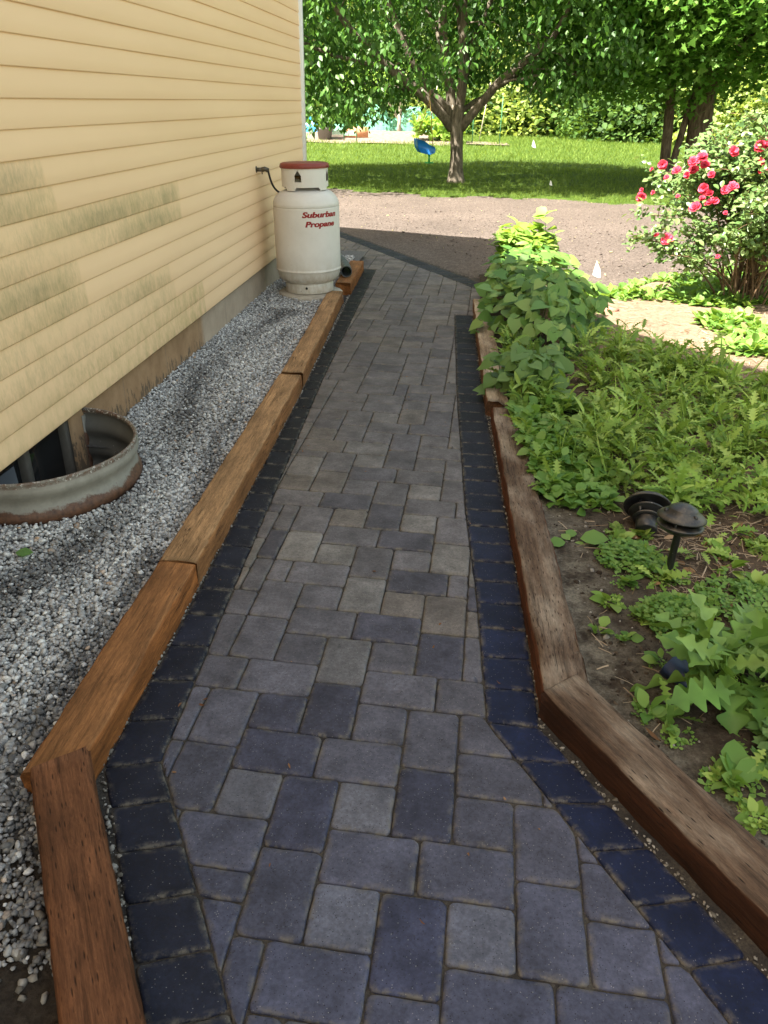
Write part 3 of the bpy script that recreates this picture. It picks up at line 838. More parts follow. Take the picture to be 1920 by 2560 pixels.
struct(obj('gravel_bed', mesh('gravel_bed', np.c_[Xg.ravel(), Yg.ravel(), Zg.ravel()], [Fq], M_GB, True)))

def ico():
    p = (1 + 5 ** .5) / 2
    V = np.array([(-1, p, 0), (1, p, 0), (-1, -p, 0), (1, -p, 0), (0, -1, p), (0, 1, p), (0, -1, -p), (0, 1, -p), (p, 0, -1), (p, 0, 1), (-p, 0, -1), (-p, 0, 1)], float) / 1.9
    F = np.array([(0, 11, 5), (0, 5, 1), (0, 1, 7), (0, 7, 10), (0, 10, 11), (1, 5, 9), (5, 11, 4), (11, 10, 2), (10, 7, 6), (7, 1, 8), (3, 9, 4), (3, 4, 2), (3, 2, 6), (3, 6, 8), (3, 8, 9), (4, 9, 5), (2, 4, 11), (6, 2, 10), (8, 6, 7), (9, 8, 1)])
    return V, F
ICOV, ICOF = ico()
def rocks(px, py, pz, size, flat=(.45, .8), g=rng, wet=None):  # wet: painted shade per stone
    n = len(px); parts = []; painted_shades = []
    K = 10
    for k in range(K):
        idx = np.arange(k, n, K)
        if not len(idx): continue
        tv = ICOV * g.uniform(.6, 1.25, (12, 1)) + g.normal(0, .10, (12, 3))
        s = size[idx][:, None] * np.stack([g.uniform(.75, 1.35, len(idx)), g.uniform(.6, 1.0, len(idx)), g.uniform(*flat, len(idx))], 1)
        up = np.array([0, 0, 1.0]) + g.normal(0, .38, (len(idx), 3))
        M = frames(rand_dirs(len(idx), g) * [1, 1, .3], up, s)
        V, Fs = scatter(tv, [ICOF], M, np.stack([px[idx], py[idx], pz[idx]], 1))
        parts.append((V, Fs))
        if wet is not None: painted_shades.append(np.repeat(wet[idx], 12))
    V, Fs = join(parts)
    return V, Fs, (np.concatenate(painted_shades) if painted_shades else None)
# soft shade bands along the strip, painted in by darkening the stones
def painted_shade_f(x, y):
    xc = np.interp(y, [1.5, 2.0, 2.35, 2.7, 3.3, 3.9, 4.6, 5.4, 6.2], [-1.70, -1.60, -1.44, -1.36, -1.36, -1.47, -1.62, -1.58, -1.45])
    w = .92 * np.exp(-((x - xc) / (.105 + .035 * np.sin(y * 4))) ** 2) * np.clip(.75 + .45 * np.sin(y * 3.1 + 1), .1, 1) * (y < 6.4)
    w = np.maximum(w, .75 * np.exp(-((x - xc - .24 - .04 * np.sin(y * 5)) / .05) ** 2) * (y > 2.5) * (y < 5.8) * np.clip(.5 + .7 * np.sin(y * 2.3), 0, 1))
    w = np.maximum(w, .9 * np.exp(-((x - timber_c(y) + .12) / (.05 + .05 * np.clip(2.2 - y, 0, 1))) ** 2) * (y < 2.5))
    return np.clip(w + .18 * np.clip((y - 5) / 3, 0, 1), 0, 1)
gx, gy = [], []
def fill(n, y0, y1):
    y = rng.uniform(y0, y1, n); tt = rng.uniform(0, 1, n)
    x = FX + tt * (timber_c(y) - .075 - FX); gx.append(x); gy.append(y)
fill(25000, .9, 3.2); fill(22000, 3.2, 6.2); fill(10000, 6.2, 9.0)
X = np.concatenate(gx); Y = np.concatenate(gy)
k = ~in_well(X, Y, 1.03); X, Y = X[k], Y[k]
thin = np.clip((1.62 - Y) / .22, 0, 1) * rng.uniform(0, 1, len(X)) > .70       # bare dirt near the lower corner
X, Y = X[~thin], Y[~thin]
S = rng.lognormal(math.log(.0080), .30, len(X)); S = np.clip(S, .0042, .017)
w = np.where(rng.uniform(0, 1, len(X)) < .85, painted_shade_f(X, Y), 0)
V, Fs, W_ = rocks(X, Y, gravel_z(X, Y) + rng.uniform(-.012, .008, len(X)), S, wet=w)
stuff(obj('gravel', mesh('gravel', V, Fs, M_STONE, False, {'wet': W_})), 'grey crushed stone filling the strip between the house and the timbers', 'gravel')  # 'wet' holds the painted shade bands
# dirt patch with a few bigger stones at the near corner
n = 1500; Y = rng.uniform(.40, 1.65, n); X = timber_c(Y) - .08 - rng.uniform(0, 1, n) ** .8 * 1.0
S = rng.uniform(.006, .019, n)
V, Fs, _ = rocks(X, Y, gravel_z(X, Y) - .01 + S * .3, S, (.5, .9))
M_TAN = NT('tan_stone'); cc = M_TAN.ramp(M_TAN.n('ShaderNodeNewGeometry').outputs['Random Per Island'], [(0, (.10, .09, .075)), (.5, (.24, .215, .18)), (1, (.36, .34, .31))]); M_TAN.bsdf(M_TAN.mix(1.0, cc, M_TAN.ramp(M_TAN.noise(M_TAN.coord(), 90, 5), [(.3, .7), (.7, 1.2)]), 'MULTIPLY'), .9, .2); M_TAN = M_TAN.done()
stuff(obj('stones', mesh('stones', V, Fs, M_TAN, False)), 'loose tan stones on dark dirt at the near gravel corner', 'stones')

# ================================================================== WINDOW WELL
def mat_galv():
    t = NT('galvanised_steel'); c = t.coord()
    sx = t.n('ShaderNodeSeparateXYZ'); t.l(c, sx.inputs[0])
    n = t.noise(c, 9, 6, .7); n2 = t.noise(c, 45, 5, .7)
    col = t.ramp(n, [(.3, (.17, .16, .135)), (.7, (.29, .275, .235))]); col = t.mix(t.math('MULTIPLY', t.attr('inner', 'Fac'), .75), col, (.05, .05, .048))  # inner face darkened: shade in the well put into its colour
    h = t.math('ADD', t.math('SUBTRACT', .165, sx.outputs[2]), t.math('MULTIPLY', t.math('SUBTRACT', n, .5), .12))
    rust = t.ramp(h, [(.0, 0.0), (.012, 1.0)])
    rc = t.ramp(n2, [(.3, (.045, .022, .014)), (.7, (.14, .065, .035))])
    # no rust on the inside face
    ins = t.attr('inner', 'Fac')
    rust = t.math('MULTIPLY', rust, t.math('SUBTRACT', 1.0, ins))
    top = t.ramp(t.math('SUBTRACT', sx.outputs[2], .258), [(0, 0.0), (.006, 1.0)])
    rt = t.math('MULTIPLY', top, t.ramp(n2, [(.42, 0.25), (.6, 1.0)]))
    col = t.mix(t.math('MAXIMUM', rust, rt), col, rc)
    spots = t.math('MULTIPLY', top, t.ramp(t.noise(c, 90, 4, .7), [(.56, 0.0), (.62, 1.0)]))
    col = t.mix(spots, col, (.5, .5, .46))
    t.bsdf(col, .55, .4, bump=n2, bstr=.25, bdist=.003)
    return t.done()
M_GALV = mat_galv()
well = thing('window_well', 'half round corrugated steel window well with a rusty rim beside the siding', 'window well', (FX, WCY, 0))
th = np.linspace(-math.pi / 2, math.pi / 2, 49)
zs = np.arange(-.58, .2685, .012)
cor = .011 * np.sin(zs * 2 * math.pi / .115 + 1.0)
rim_prof = [(0, z) for z in ()]
V, inn = [], []
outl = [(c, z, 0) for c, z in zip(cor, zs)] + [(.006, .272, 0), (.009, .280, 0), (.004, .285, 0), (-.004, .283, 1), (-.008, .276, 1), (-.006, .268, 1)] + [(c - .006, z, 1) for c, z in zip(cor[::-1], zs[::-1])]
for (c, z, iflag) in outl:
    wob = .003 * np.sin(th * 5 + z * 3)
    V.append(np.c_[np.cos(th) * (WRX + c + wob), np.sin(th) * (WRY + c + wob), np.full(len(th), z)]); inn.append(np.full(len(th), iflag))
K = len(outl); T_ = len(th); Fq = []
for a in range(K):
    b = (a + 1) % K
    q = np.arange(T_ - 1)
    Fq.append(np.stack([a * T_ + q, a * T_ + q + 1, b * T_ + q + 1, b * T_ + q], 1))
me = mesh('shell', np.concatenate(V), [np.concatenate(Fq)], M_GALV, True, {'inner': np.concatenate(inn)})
obj('shell', me, well)
for s in (-1, 1):
    mb = MB(); mb.box((.002, s * WRY - .025, -.58), (.006, s * WRY + .025, .25)); mb.build('flange', M_GALV, well)
pit = mesh('pit_floor', np.r_[[(0, 0, -.56)], np.c_[np.cos(th) * WRX, np.sin(th) * WRY, np.full(T_, -.56)]], [np.stack([np.zeros(T_ - 1, int), np.arange(1, T_), np.arange(2, T_ + 1)], 1)], M_SOIL)
obj('pit_floor', pit, well)

# ================================================================== GAS TANK
TX, TY, TZ = -1.375, 7.05, .098
def mat_tank():
    t = NT('tank_paint'); c = t.coord()
    sx = t.n('ShaderNodeSeparateXYZ'); t.l(c, sx.inputs[0])
    n = t.noise(c, 5, 6, .65); n2 = t.noise(t.mapping(c, (1, 1, .35)), 22, 6, .75)
    col = t.ramp(n, [(.3, (.60, .575, .53)), (.7, (.68, .655, .61))])
    low = t.ramp(t.math('ADD', sx.outputs[2], t.math('MULTIPLY', n2, .16)), [(.20, .8), (.42, 0.0)])
    col = t.mix(t.math('MULTIPLY', low, t.ramp(n2, [(.4, .15), (.65, .8)])), col, (.36, .28, .17))
    sc = t.math('MULTIPLY', t.ramp(t.noise(t.mapping(c, (1, 1, 1.6)), 42, 3, .6, 1.5), [(.70, 0.0), (.73, .8)]), t.ramp(sx.outputs[2], [(.0, 1.0), (.5, .25)]))
    col = t.mix(sc, col, (.13, .10, .08))
    t.bsdf(col, .42, .45, bump=n, bstr=.04)
    return t.done()
M_TANK = mat_tank()
M_RED = plain('red_plastic', (.215, .040, .028), .45, .4, var=.12)
M_REDTXT = plain('red_lettering', (.27, .018, .018), .5, .3, var=.05)
M_DARK = plain('dark_inside', (.02, .019, .018), .8, .2)
M_BRASS = plain('brass', (.30, .19, .07), .45, .5, metal=.7)
tank = thing('gas_tank', 'white upright gas cylinder with a red cap and red lettering against the house', 'gas tank', (TX, TY, TZ), (R(-.3), R(-1.2), 0))
RB = .282
prof = [(0.02, .062), (.12, .066), (.19, .076), (.236, .098), (.264, .130), (RB - .006, .172), (RB - .002, .186), (RB + .004, .192), (RB + .004, .199), (RB, .203)]
prof += [(RB, z) for z in np.linspace(.215, .70, 14)] + [(RB, .7025), (RB - .0025, .7045), (RB - .0025, .7065), (RB, .709), (RB - .002, .735), (RB - .012, .765), (RB - .032, .793), (.222, .818), (.185, .834), (.12, .846), (.02, .852)]
mb = MB(); mb.lathe(prof, 72); mb.build('body', M_TANK, tank, True)
mb = MB(); mb.lathe([(.208, .0), (.212, .004), (.211, .06), (.209, .095), (.200, .095), (.200, .0), (.208, 0)], 64)
fr_ = mb.build('foot_ring', M_TANK, tank, True)
FACE = math.atan2(-TY, -TX)          # angle of the direction from the tank to the camera
def cyl(theta, r, z):               # theta grows to the right as seen from the camera
    a = FACE + theta; return np.array([r * math.cos(a), r * math.sin(a), z])
for thx in (-.13, 2.0, 4.1):
    mb = MB(); c0 = cyl(thx, .2095, .052); mb.tube([c0, c0 * [1.012, 1.012, 1]], .011, 12)
    mb.build('drain_hole', M_DARK, fr_)
# collar with house shaped ports: built as a panelled shell with openings
RC = .196
def collar():
    V, F, idx = [], [], {}
    def vid(th, z, r):
        k = (round(th, 4), round(z, 4), r)
        if k not in idx: idx[k] = len(V); V.append(cyl(th, r, z))
        return idx[k]
    ports = [-.30, 1.27, 2.84, 4.41]; hwp = .135
    A = sorted(set([round(x, 4) for x in np.linspace(-.6, 2 * math.pi - .6, 241)[:-1]]))
    def open_at(th, z):
        for p in ports:
            d = abs((th - p + math.pi) % (2 * math.pi) - math.pi)
            if d < hwp and .905 < z < .955 + .03 * (1 - d / hwp) * 1.3: return True
        # slots along the bottom with slanted ends
        q = (th + .55) % 1.5708
        if z < .852 + .001 and .12 < q < 1.22: return True
        if z < .862 and .16 < q < 1.18: return True
        return False
    zs_ = [.838, .852, .857, .862, .88, .905, .92, .94, .955] + [.955 + .003 * q for q in range(1, 15)] + [1.005, 1.02]
    n = len(A); rings = []
    for ri in (RC, RC - .004):
        for a in range(n):
            t0 = A[a]; t1 = A[a + 1] if a < n - 1 else A[0] + 2 * math.pi
            for z0, z1 in zip(zs_[:-1], zs_[1:]):
                if open_at((t0 + t1) / 2, (z0 + z1) / 2): continue
                q = [vid(A[a], z0, ri), vid(A[(a + 1) % n], z0, ri), vid(A[(a + 1) % n], z1, ri), vid(A[a], z1, ri)]
                F.append(tuple(q) if ri == RC else tuple(q[::-1]))
    return V, F
V, F = collar()
obj('collar', mesh('collar', V, F, M_TANK, True), tank)
mb = MB(); mb.lathe([(.205, 1.006), (.207, 1.010), (.206, 1.028), (.200, 1.040), (.185, 1.046), (.10, 1.050), (.0, 1.051)], 64)
mb.lathe([(.205, 1.006), (.197, 1.006), (.197, 1.02)], 64)
c0 = cyl(1.15, .207, 1.016); mb.tube([c0, c0 * [1.07, 1.07, 1]], .008, 8)
lid = mb.build('lid', M_RED, tank, True)
mb = MB(); mb.lathe([(.0, .84), (.04, .84), (.04, .90), (.028, .905), (.028, .95), (.05, .955), (.05, .975), (.0, .98)], 16)
c0 = np.array([0, 0, .93]); mb.tube([c0, c0 + cyl(-.3, .09, 0)], .022, 10); mb.tube([c0, c0 + cyl(-1.5, .10, 0)], .014, 8)
mb.build('valve', M_BRASS, tank, True)

def lettering(txt, th0, th1, z0, cap, name):
    cu = bpy.data.curves.new(name, 'FONT'); cu.body = txt; cu.size = 1.0; cu.offset = .030; cu.shear = .22; cu.space_character = 1.02
    tmp = bpy.data.objects.new('tmp', cu); COL.objects.link(tmp)
    dg = bpy.context.evaluated_depsgraph_get(); dg.update()
    me = bpy.data.meshes.new_from_object(tmp.evaluated_get(dg))
    bpy.data.objects.remove(tmp); bpy.data.curves.remove(cu)
    import bmesh
    bm = bmesh.new(); bm.from_mesh(me)
    bmesh.ops.triangulate(bm, faces=bm.faces[:])
    for _ in range(2):
        L = [e for e in bm.edges if e.calc_length() > .09]
        if L: bmesh.ops.subdivide_edges(bm, edges=L, cuts=1)
        bmesh.ops.triangulate(bm, faces=bm.faces[:])
    xs_ = [v.co.x for v in bm.verts]; x0, x1 = min(xs_), max(xs_)
    d = bmesh.ops.duplicate(bm, geom=bm.verts[:] + bm.edges[:] + bm.faces[:])
    second = {v for v in d['geom'] if isinstance(v, bmesh.types.BMVert)}
    for v in second: v.co.x += .045; v.co.z = 1
    for v in bm.verts:
        th = th0 + (v.co.x - x0) / (x1 - x0) * (th1 - th0)
        z = z0 + v.co.y * cap / .70
        v.co = Vector(cyl(th, RB + (.0016 if v.co.z > .5 else .0010), z))
    bm.to_mesh(me); bm.free()
    me.materials.clear(); me.materials.append(M_REDTXT)
    return obj(name, me, tank)
lettering('Suburban', -.135, 1.02, .640, .043, 'lettering')
lettering('Propane', -.05, .93, .566, .043, 'lettering')

pad = tag(MB().lathe([(.0, .10), (.275, .098), (.285, .09), (.288, .07), (.288, .0)], 56, center=(-1.362, 7.03, -.004)).build('tank_pad', plain('pale_concrete', (.36, .32, .26), .9, .2, var=.25, scale=14), None, True), 'round concrete pad under the gas tank', 'pad')
# hose and regulator on the wall
hose = thing('gas_hose', 'black rubber gas hose drooping from a wall fitting to the gas tank', 'hose', (WX, 6.9, 1.09))
def bez(p0, p1, p2, p3, n=20):
    t_ = np.linspace(0, 1, n)[:, None]; p0, p1, p2, p3 = map(np.array, (p0, p1, p2, p3))
    return (1 - t_) ** 3 * p0 + 3 * (1 - t_) ** 2 * t_ * p1 + 3 * (1 - t_) * t_ ** 2 * p2 + t_ ** 3 * p3
mb = MB(); mb.tube(bez((.085, .02, -.005), (.10, .05, -.10), (.10, .10, -.20), (.245, .12, -.205)), .0085, 10); mb.build('tube', M_BLACK, hose, True)
mb = MB(); mb.tube([(-.015, .0, 0), (.05, .0, 0)], .016, 10); mb.tube([(.038, 0, 0), (.062, .004, .006), (.088, .018, -.006)], .019, 10); mb.tube([(.04, 0, 0), (.04, 0, -.035)], .004, 6); mb.tube([(-.012, .0, 0), (-.006, 0, 0)], .026, 12)
mb.build('wall_fitting', plain('dull_bronze', (.10, .085, .06), .5, .5, metal=.5), hose, True)
# drain pipe on the short timber
P = bez((-1.125, 7.60, .163), (-1.15, 7.75, .165), (-1.22, 8.0, .18), (-1.36, 8.3, .20), 26)
mb = MB(); rr = .052 + .0018 * np.sin(np.arange(26) * 1.6)
Vt, Ft = tube(P, rr, 24, False); mb.add(Vt, Ft); Vt, Ft = tube(P, rr - .005, 24, False); mb.add(Vt, [f[::-1] for f in Ft])
n_ = 24; mb.F += [(j, (j + 1) % n_, 26 * n_ + (j + 1) % n_, 26 * n_ + j) for j in range(n_)]
dp = mb.build('drain_pipe', plain('grey_plastic_pipe', (.085, .095, .10), .5, .4), None, True)
tag(dp, 'open ended dark grey drain pipe lying on the short timber behind the tank', 'pipe')

# ================================================================== PATH LAMPS
def mat_lampmetal():
    t = NT('lamp_black_plastic'); c = t.coord(); n = t.noise(c, 14, 5, .65); n2 = t.noise(c, 60, 4, .7)
    gn = t.n('ShaderNodeSeparateXYZ'); t.l(t.n('ShaderNodeNewGeometry').outputs['Normal'], gn.inputs[0])
    dust = t.math('MULTIPLY', t.ramp(gn.outputs[2], [(.2, 0.0), (.7, .55)]), t.ramp(n, [(.46, 0.0), (.66, 1.0)]))
    col = t.mix(dust, (.016, .017, .019), (.17, .14, .10))
    col = t.mix(t.ramp(n2, [(.66, 0.0), (.7, .5)]), col, (.30, .28, .24))
    t.bsdf(col, t.ramp(n, [(.35, .28), (.65, .6)]), .5); return t.done()
M_LAMP = mat_lampmetal()
def make_lamp(label, loc, rot, stake=.19):
    t = thing('path_lamp', label, 'lamp', loc, rot, 'low black garden path lamps')
    z = stake
    MB().lathe([(.0, -.06), (.010, -.02), (.014, .0), (.0135, z), (.020, z + .004), (.020, z + .012)], 16).build('stake', M_LAMP, t, True)
    MB().lathe([(.020, z + .008), (.052, z + .018), (.072, z + .030), (.0835, z + .042), (.0845, z + .046), (.078, z + .049), (.045, z + .056), (.045, z + .048)], 48).build('lower_shade', M_LAMP, t, True)
    MB().lathe([(.030, z + .040), (.032, z + .086)], 24).build('lens', plain('smoked_lens', (.05, .048, .04), .3, .5), t, True)
    MB().lathe([(.026, z + .080), (.078, z + .070), (.0865, z + .071), (.0875, z + .076), (.074, z + .088), (.052, z + .102), (.0515, z + .107), (.049, z + .110), (.030, z + .121), (.012, z + .127), (.0, z + .128)], 48).build('cap', M_LAMP, t, True)
    for k in range(3):
        a = k * 2.094 + .35
        mb = MB(); mb.lathe([(.0, .012), (.006, .011), (.0075, .005), (.0075, -.004)], 12, center=(.062 * math.cos(a), .062 * math.sin(a), z + .092)); mb.build('screw', M_LAMP, t, True)
    for k in range(3):
        a = k * 2.094 + 1.4
        mb = MB(); mb.tube([(.066 * math.cos(a), .066 * math.sin(a), z + .04), (.066 * math.cos(a), .066 * math.sin(a), z + .076)], .004, 8); mb.build('post', M_LAMP, t, True)
    return t
make_lamp('black tiered path lamp standing in the garden bed with dusty domed cap', (.828, 2.60, .045), (R(-2), R(6), R(40)), .165)
# fallen lamp: head seen from below, lying on its side
t = thing('path_lamp', 'toppled black path lamp lying on its side behind the standing lamp', 'lamp', (.80, 2.905, .085), (0, 0, 0), 'low black garden path lamps')
ax = Vector((.12, .80, .42)).normalized(); t.rotation_euler = ax.to_track_quat('Z', 'Y').to_euler()
MB().lathe([(.0, -.02), (.040, -.02), (.043, -.015), (.043, .035), (.036, .036), (.036, .05)], 32).build('socket', M_LAMP, t, True)
MB().lathe([(.036, .040), (.055, .040), (.057, .044), (.050, .052), (.036, .054)], 40).build('ring', M_LAMP, t, True)
MB().lathe([(.036, .062), (.068, .070), (.074, .074), (.068, .080), (.034, .082)], 40).build('ring', M_LAMP, t, True)
MB().lathe([(.032, .035), (.032, .125)], 24).build('lens', M_LAMP, t, True)
MB().lathe([(.03, .115), (.086, .100), (.094, .098), (.097, .104), (.080, .125), (.04, .145), (.0, .152)], 48).build('cap', M_LAMP, t, True)
for k in range(3):
    a = k * 2.094 + .9
    mb = MB(); mb.tube([(.052 * math.cos(a), .052 * math.sin(a), .045), (.056 * math.cos(a), .056 * math.sin(a), .105)], .005, 8); mb.build('post', M_LAMP, t, True)

# ================================================================== GARDEN BED
def bed_edge_y(x): return 8.75 - .75 * np.exp(-((x - 1.25) / .55) ** 2) + .5 * np.clip(x - 2.0, 0, 3) + .06 * np.sin(x * 7)
def bed_left(y): return np.interp(y, [-.6, .2, 1.75, 4.25, 6.9, 9.5], [1.82, 1.36, .45, .25, .15, .12])
def bed_z(x, y):
    z = .052 + .014 * hnoise(x, y, 31, ((2.0, .6), (8, .4))) + .03 * np.clip((y - 2.5) / 2, 0, 1) * np.clip((x - .5), 0, 1)
    e = bed_edge_y(x)
    k = np.clip((e - y) / .5, 0, 1)
    return -.06 + (z + .06) * k * k * (3 - 2 * k)
xs_, ys_ = np.arange(.1, 6.0, .05), np.arange(-.3, 11.0, .05)
def sandy(x, y):
    d = x - bed_left(y)
    return np.clip(1.1 - d / .38, 0, 1) * (y < 3.4) * np.clip((y - .9) * 3, 0, 1)
def mulchy(x, y):
    a = np.clip((y - 4.9 - .3 * (x < 1)) / .6, 0, 1) * (x > .7)
    b = np.clip((x - .62) / .25, 0, 1) * np.clip((y - 2.2) / .35, 0, 1) * .85
    return np.clip(np.maximum(a, b), 0, 1)
struct(grid_sheet('garden_bed', xs_, ys_, bed_z, M_SOIL, lambda x, y: (x > bed_left(y) + .0) & (y < bed_edge_y(x) + .1), {'sandy': sandy, 'mulchy': mulchy}))
# ================================================================== PLANTS IN THE BED
G_MID = leaf_mat('leaf_mid_green', [(.035, .095, .018), (.055, .135, .026), (.075, .165, .035)], .3)
G_HEART = leaf_mat('leaf_heart_green', [(.045, .12, .020), (.095, .20, .038), (.19, .285, .075)], .2, .42, .3)
G_WEED = leaf_mat('leaf_weed_green', [(.09, .18, .028), (.18, .30, .052), (.31, .43, .11)], .22, .55, .2, None, 5.0)
G_YEL = leaf_mat('leaf_yellow_green', [(.16, .29, .05), (.24, .37, .08)], .4)
G_CLOV = leaf_mat('leaf_clover_green', [(.08, .19, .03), (.135, .265, .05), (.21, .33, .08)], .35)
G_PALE = leaf_mat('leaf_pale_green', [(.09, .19, .045), (.13, .24, .07)], .3)
M_STEM = plain('green_stem', (.09, .14, .035), .6, .3)
M_TWIG = plain('brown_twig', (.14, .09, .055), .85, .2, var=.35)

def leaf_obj(parts, name, mat, parent):
    V, F = join(parts); return obj(name, mesh(name, V, F, mat, True), parent)

def heart_bush(label, cx, cy, rx, ry, h, n, size, seed, mat=G_HEART):
    g = np.random.default_rng(seed)
    t = thing('heart_leaf_bush', label, 'bush', (cx, cy, .04), group=None)
    u = g.uniform(-1, 1, (n * 4, 2)); r = np.linalg.norm(u, axis=1); u = u[(r < 1) & (g.uniform(0, 1, len(r)) < .45 + .55 * r)][:n]; r = np.linalg.norm(u, axis=1)
    th_ = np.arctan2(u[:, 1], u[:, 0])
    edge = 1 + .13 * np.sin(th_ * 5 + seed) + .09 * np.sin(th_ * 11 + 2 * seed)
    prof = lambda r: np.clip(1 - r ** 3.2, 0, 1) ** .5
    lump = 1 + .22 * hnoise(u[:, 0] * rx * 7, u[:, 1] * ry * 7, seed)
    z = h * prof(r) * lump * (1 - .6 * g.uniform(0, 1, len(u)) ** 1.6) + .03
    side_l = (r > .72); z = np.where(side_l, h * g.uniform(.05, .92, len(u)) * np.clip(1.55 - r * .75, .3, 1), z)
    P = np.c_[u[:, 0] * rx * edge, u[:, 1] * ry * edge, z]
    out = np.c_[u[:, 0] / rx, u[:, 1] / ry, np.zeros(len(u))]; out /= np.linalg.norm(out, axis=1)[:, None] + 1e-6
    kk = np.clip(r, 0, 1)[:, None] ** 1.5
    nrm = np.array([0, 0, 1.0]) * (1.0 - .35 * kk) + out * (.30 * kk) + np.array([.10, -.26, 0]) + g.normal(0, .24, (len(u), 3))
    nrm /= np.linalg.norm(nrm, axis=1)[:, None]
    ax = out * .9 + g.normal(0, .55, (len(u), 3)) + np.array([0, -.25, -.40])
    ax = ax - nrm * (ax * nrm).sum(1)[:, None]
    s = size * g.uniform(.5, 1.25, len(u))
    S = np.stack([s * g.uniform(.85, 1.1, len(u)), s, s * g.uniform(.1, .9, len(u))], 1)
    leaf_obj([scatter(LEAF_HEART[0], LEAF_HEART[1], frames(ax, nrm, S), P)], 'leaves', mat, t)
    mb = MB()
    for i in g.choice(len(u), min(len(u), 70), replace=False):
        b = np.array([P[i][0] * .55, P[i][1] * .75, -.05]); mb.tube([b, (b + P[i]) / 2 + g.normal(0, .02, 3), P[i]], [.004, .003, .0018], 5)
    mb.build('stems', M_STEM, t, True)
    return t
heart_bush('large dense dark green bush of heart shaped leaves spilling over the right timber', .60, 6.50, .42, 1.32, .45, 880, .102, 41)
heart_bush('small heart leaved bush in front of the large dense bush', .43, 4.62, .22, .25, .28, 95, .10, 42, leaf_mat('leaf_small_heart', [(.085, .165, .04), (.135, .225, .065)], .3, .45, .25))

# sunlit yellow green stand behind the large bush
t = thing('tall_weed', 'sunlit yellow green stand of lance shaped leaves behind the large dense bush', 'plant', (.58, 8.25, .02))
g = np.random.default_rng(43); mb = MB(); parts = []
for i in range(64):
    b = np.array([g.uniform(-.22, .26), g.uniform(-.40, .35), 0]); hgt = g.uniform(.30, .52)
    if i == 0: b = np.array([.20, -.05, 0]); hgt = .66
    top = b + [g.normal(0, .05), g.normal(0, .04), hgt]
    mb.tube([b, (b + top) / 2 + g.normal(0, .012, 3), top], [.005, .004, .002], 5)
    n = 16; tt = g.uniform(.25, 1, n) ** .7; P = b + (top - b) * tt[:, None]
    a = g.uniform(0, 6.28, n); ax = np.c_[np.cos(a), np.sin(a), g.uniform(-.1, .9, n)]
    s = g.uniform(.08, .16, n); S = np.stack([s * 1.6, s, s], 1)
    tv, tf = LEAF_LANCE if i % 3 else LEAF_OVAL
    parts.append(scatter(tv, tf, frames(ax, np.array([0, 0, 1.0]) + g.normal(0, .3, (n, 3)), S), P))
leaf_obj(parts, 'leaves', G_YEL, t); mb.build('stems', M_STEM, t, True)

def rosettes(pos, nl, size, tmpl, lift, g, stalk=0.0, width=1.0):
    """leafy plants: per position nl leaves spreading from the base"""
    parts = []
    n = len(pos); N = n * nl
    P = np.repeat(pos, nl, 0)
    a = g.uniform(0, 2 * np.pi, N); el = g.uniform(lift[0], lift[1], N)
    ax = np.c_[np.cos(a) * np.cos(el), np.sin(a) * np.cos(el), np.sin(el)]
    sc = np.repeat(g.uniform(.7, 1.25, n), nl)
    s = size * sc * g.uniform(.55, 1.15, N)
    off = ax * (s * g.uniform(0, .45, N))[:, None]; off[:, 2] += np.repeat(g.uniform(0, .5, n), nl) * s * g.uniform(0, 1, N)
    off[:, 2] += stalk * np.repeat(g.uniform(.4, 1.2, n), nl) * g.uniform(0, 1, N)
    up = np.array([0, 0, 1.0]) + g.normal(0, .35, (N, 3))
    S = np.stack([s * g.uniform(.8, 1.2, N) * width, s, s * g.uniform(.5, 1.6, N)], 1)
    return scatter(tmpl[0], tmpl[1], frames(ax, up, S), P + off)
def in_bush(x, y): return ((x - .60) / .45) ** 2 + ((y - 6.5) / 1.35) ** 2 < .85
def bed_points(n, g, x0, x1, y0, y1, dens):
    x = g.uniform(x0, x1, n); y = g.uniform(y0, y1, n)
    k = (x > bed_left(y) + .07) & (y < bed_edge_y(x) - .1) & (g.uniform(0, 1, n) < dens(x, y)) & ~in_bush(x, y)
    x, y = x[k], y[k]; return np.c_[x, y, bed_z(x, y) - .005]
g = np.random.default_rng(51)
def shade_side(x, y): return y < np.interp(x, [.9, 1.44, 1.83, 2.6, 3.5], [5.75, 5.0, 4.75, 4.6, 4.5]) + .08 * np.sin(x * 5)
def d_mass(x, y):
    front = 2.92 + .35 * np.clip(.95 - x, 0, 1) + .10 * np.sin(x * 6) - .2 * np.clip(x - 1.3, 0, 1)
    k = np.clip((y - front) / .2, 0, 1) * shade_side(x, y)
    k = k * (1 - (((x - .80) / .19) ** 2 + ((y - 2.98) / .22) ** 2 < 1))
    k = k * (1 - .95 * (((x - .66) / .16) ** 2 + ((y - 4.55) / .30) ** 2 < 1)) * (1 - .9 * (((x - .62) / .3) ** 2 + ((y - 5.0) / .16) ** 2 < 1))
    return k * np.clip(.72 + .4 * hnoise(x, y, 61, ((3, .6), (7, .4))), 0, 1)
P1 = bed_points(2300, g, .25, 3.4, 2.7, 6.4, d_mass)
tall = np.clip((P1[:, 1] - 4.3) / 1.2, 0, 1) * (P1[:, 0] > .8)
sel = g.uniform(0, 1, len(P1)) < .72
near_t = (P1[:, 0] - bed_left(P1[:, 1]) < .34) & (P1[:, 1] < 4.2)
P1 = P1[~(near_t & (g.uniform(0, 1, len(P1)) < .8))]; tall = np.clip((P1[:, 1] - 4.3) / 1.2, 0, 1) * (P1[:, 0] > .8); sel = g.uniform(0, 1, len(P1)) < .72
LEAF_FEATHER = lobe_strip(19, 5.6, .20, .22, .3, .45)
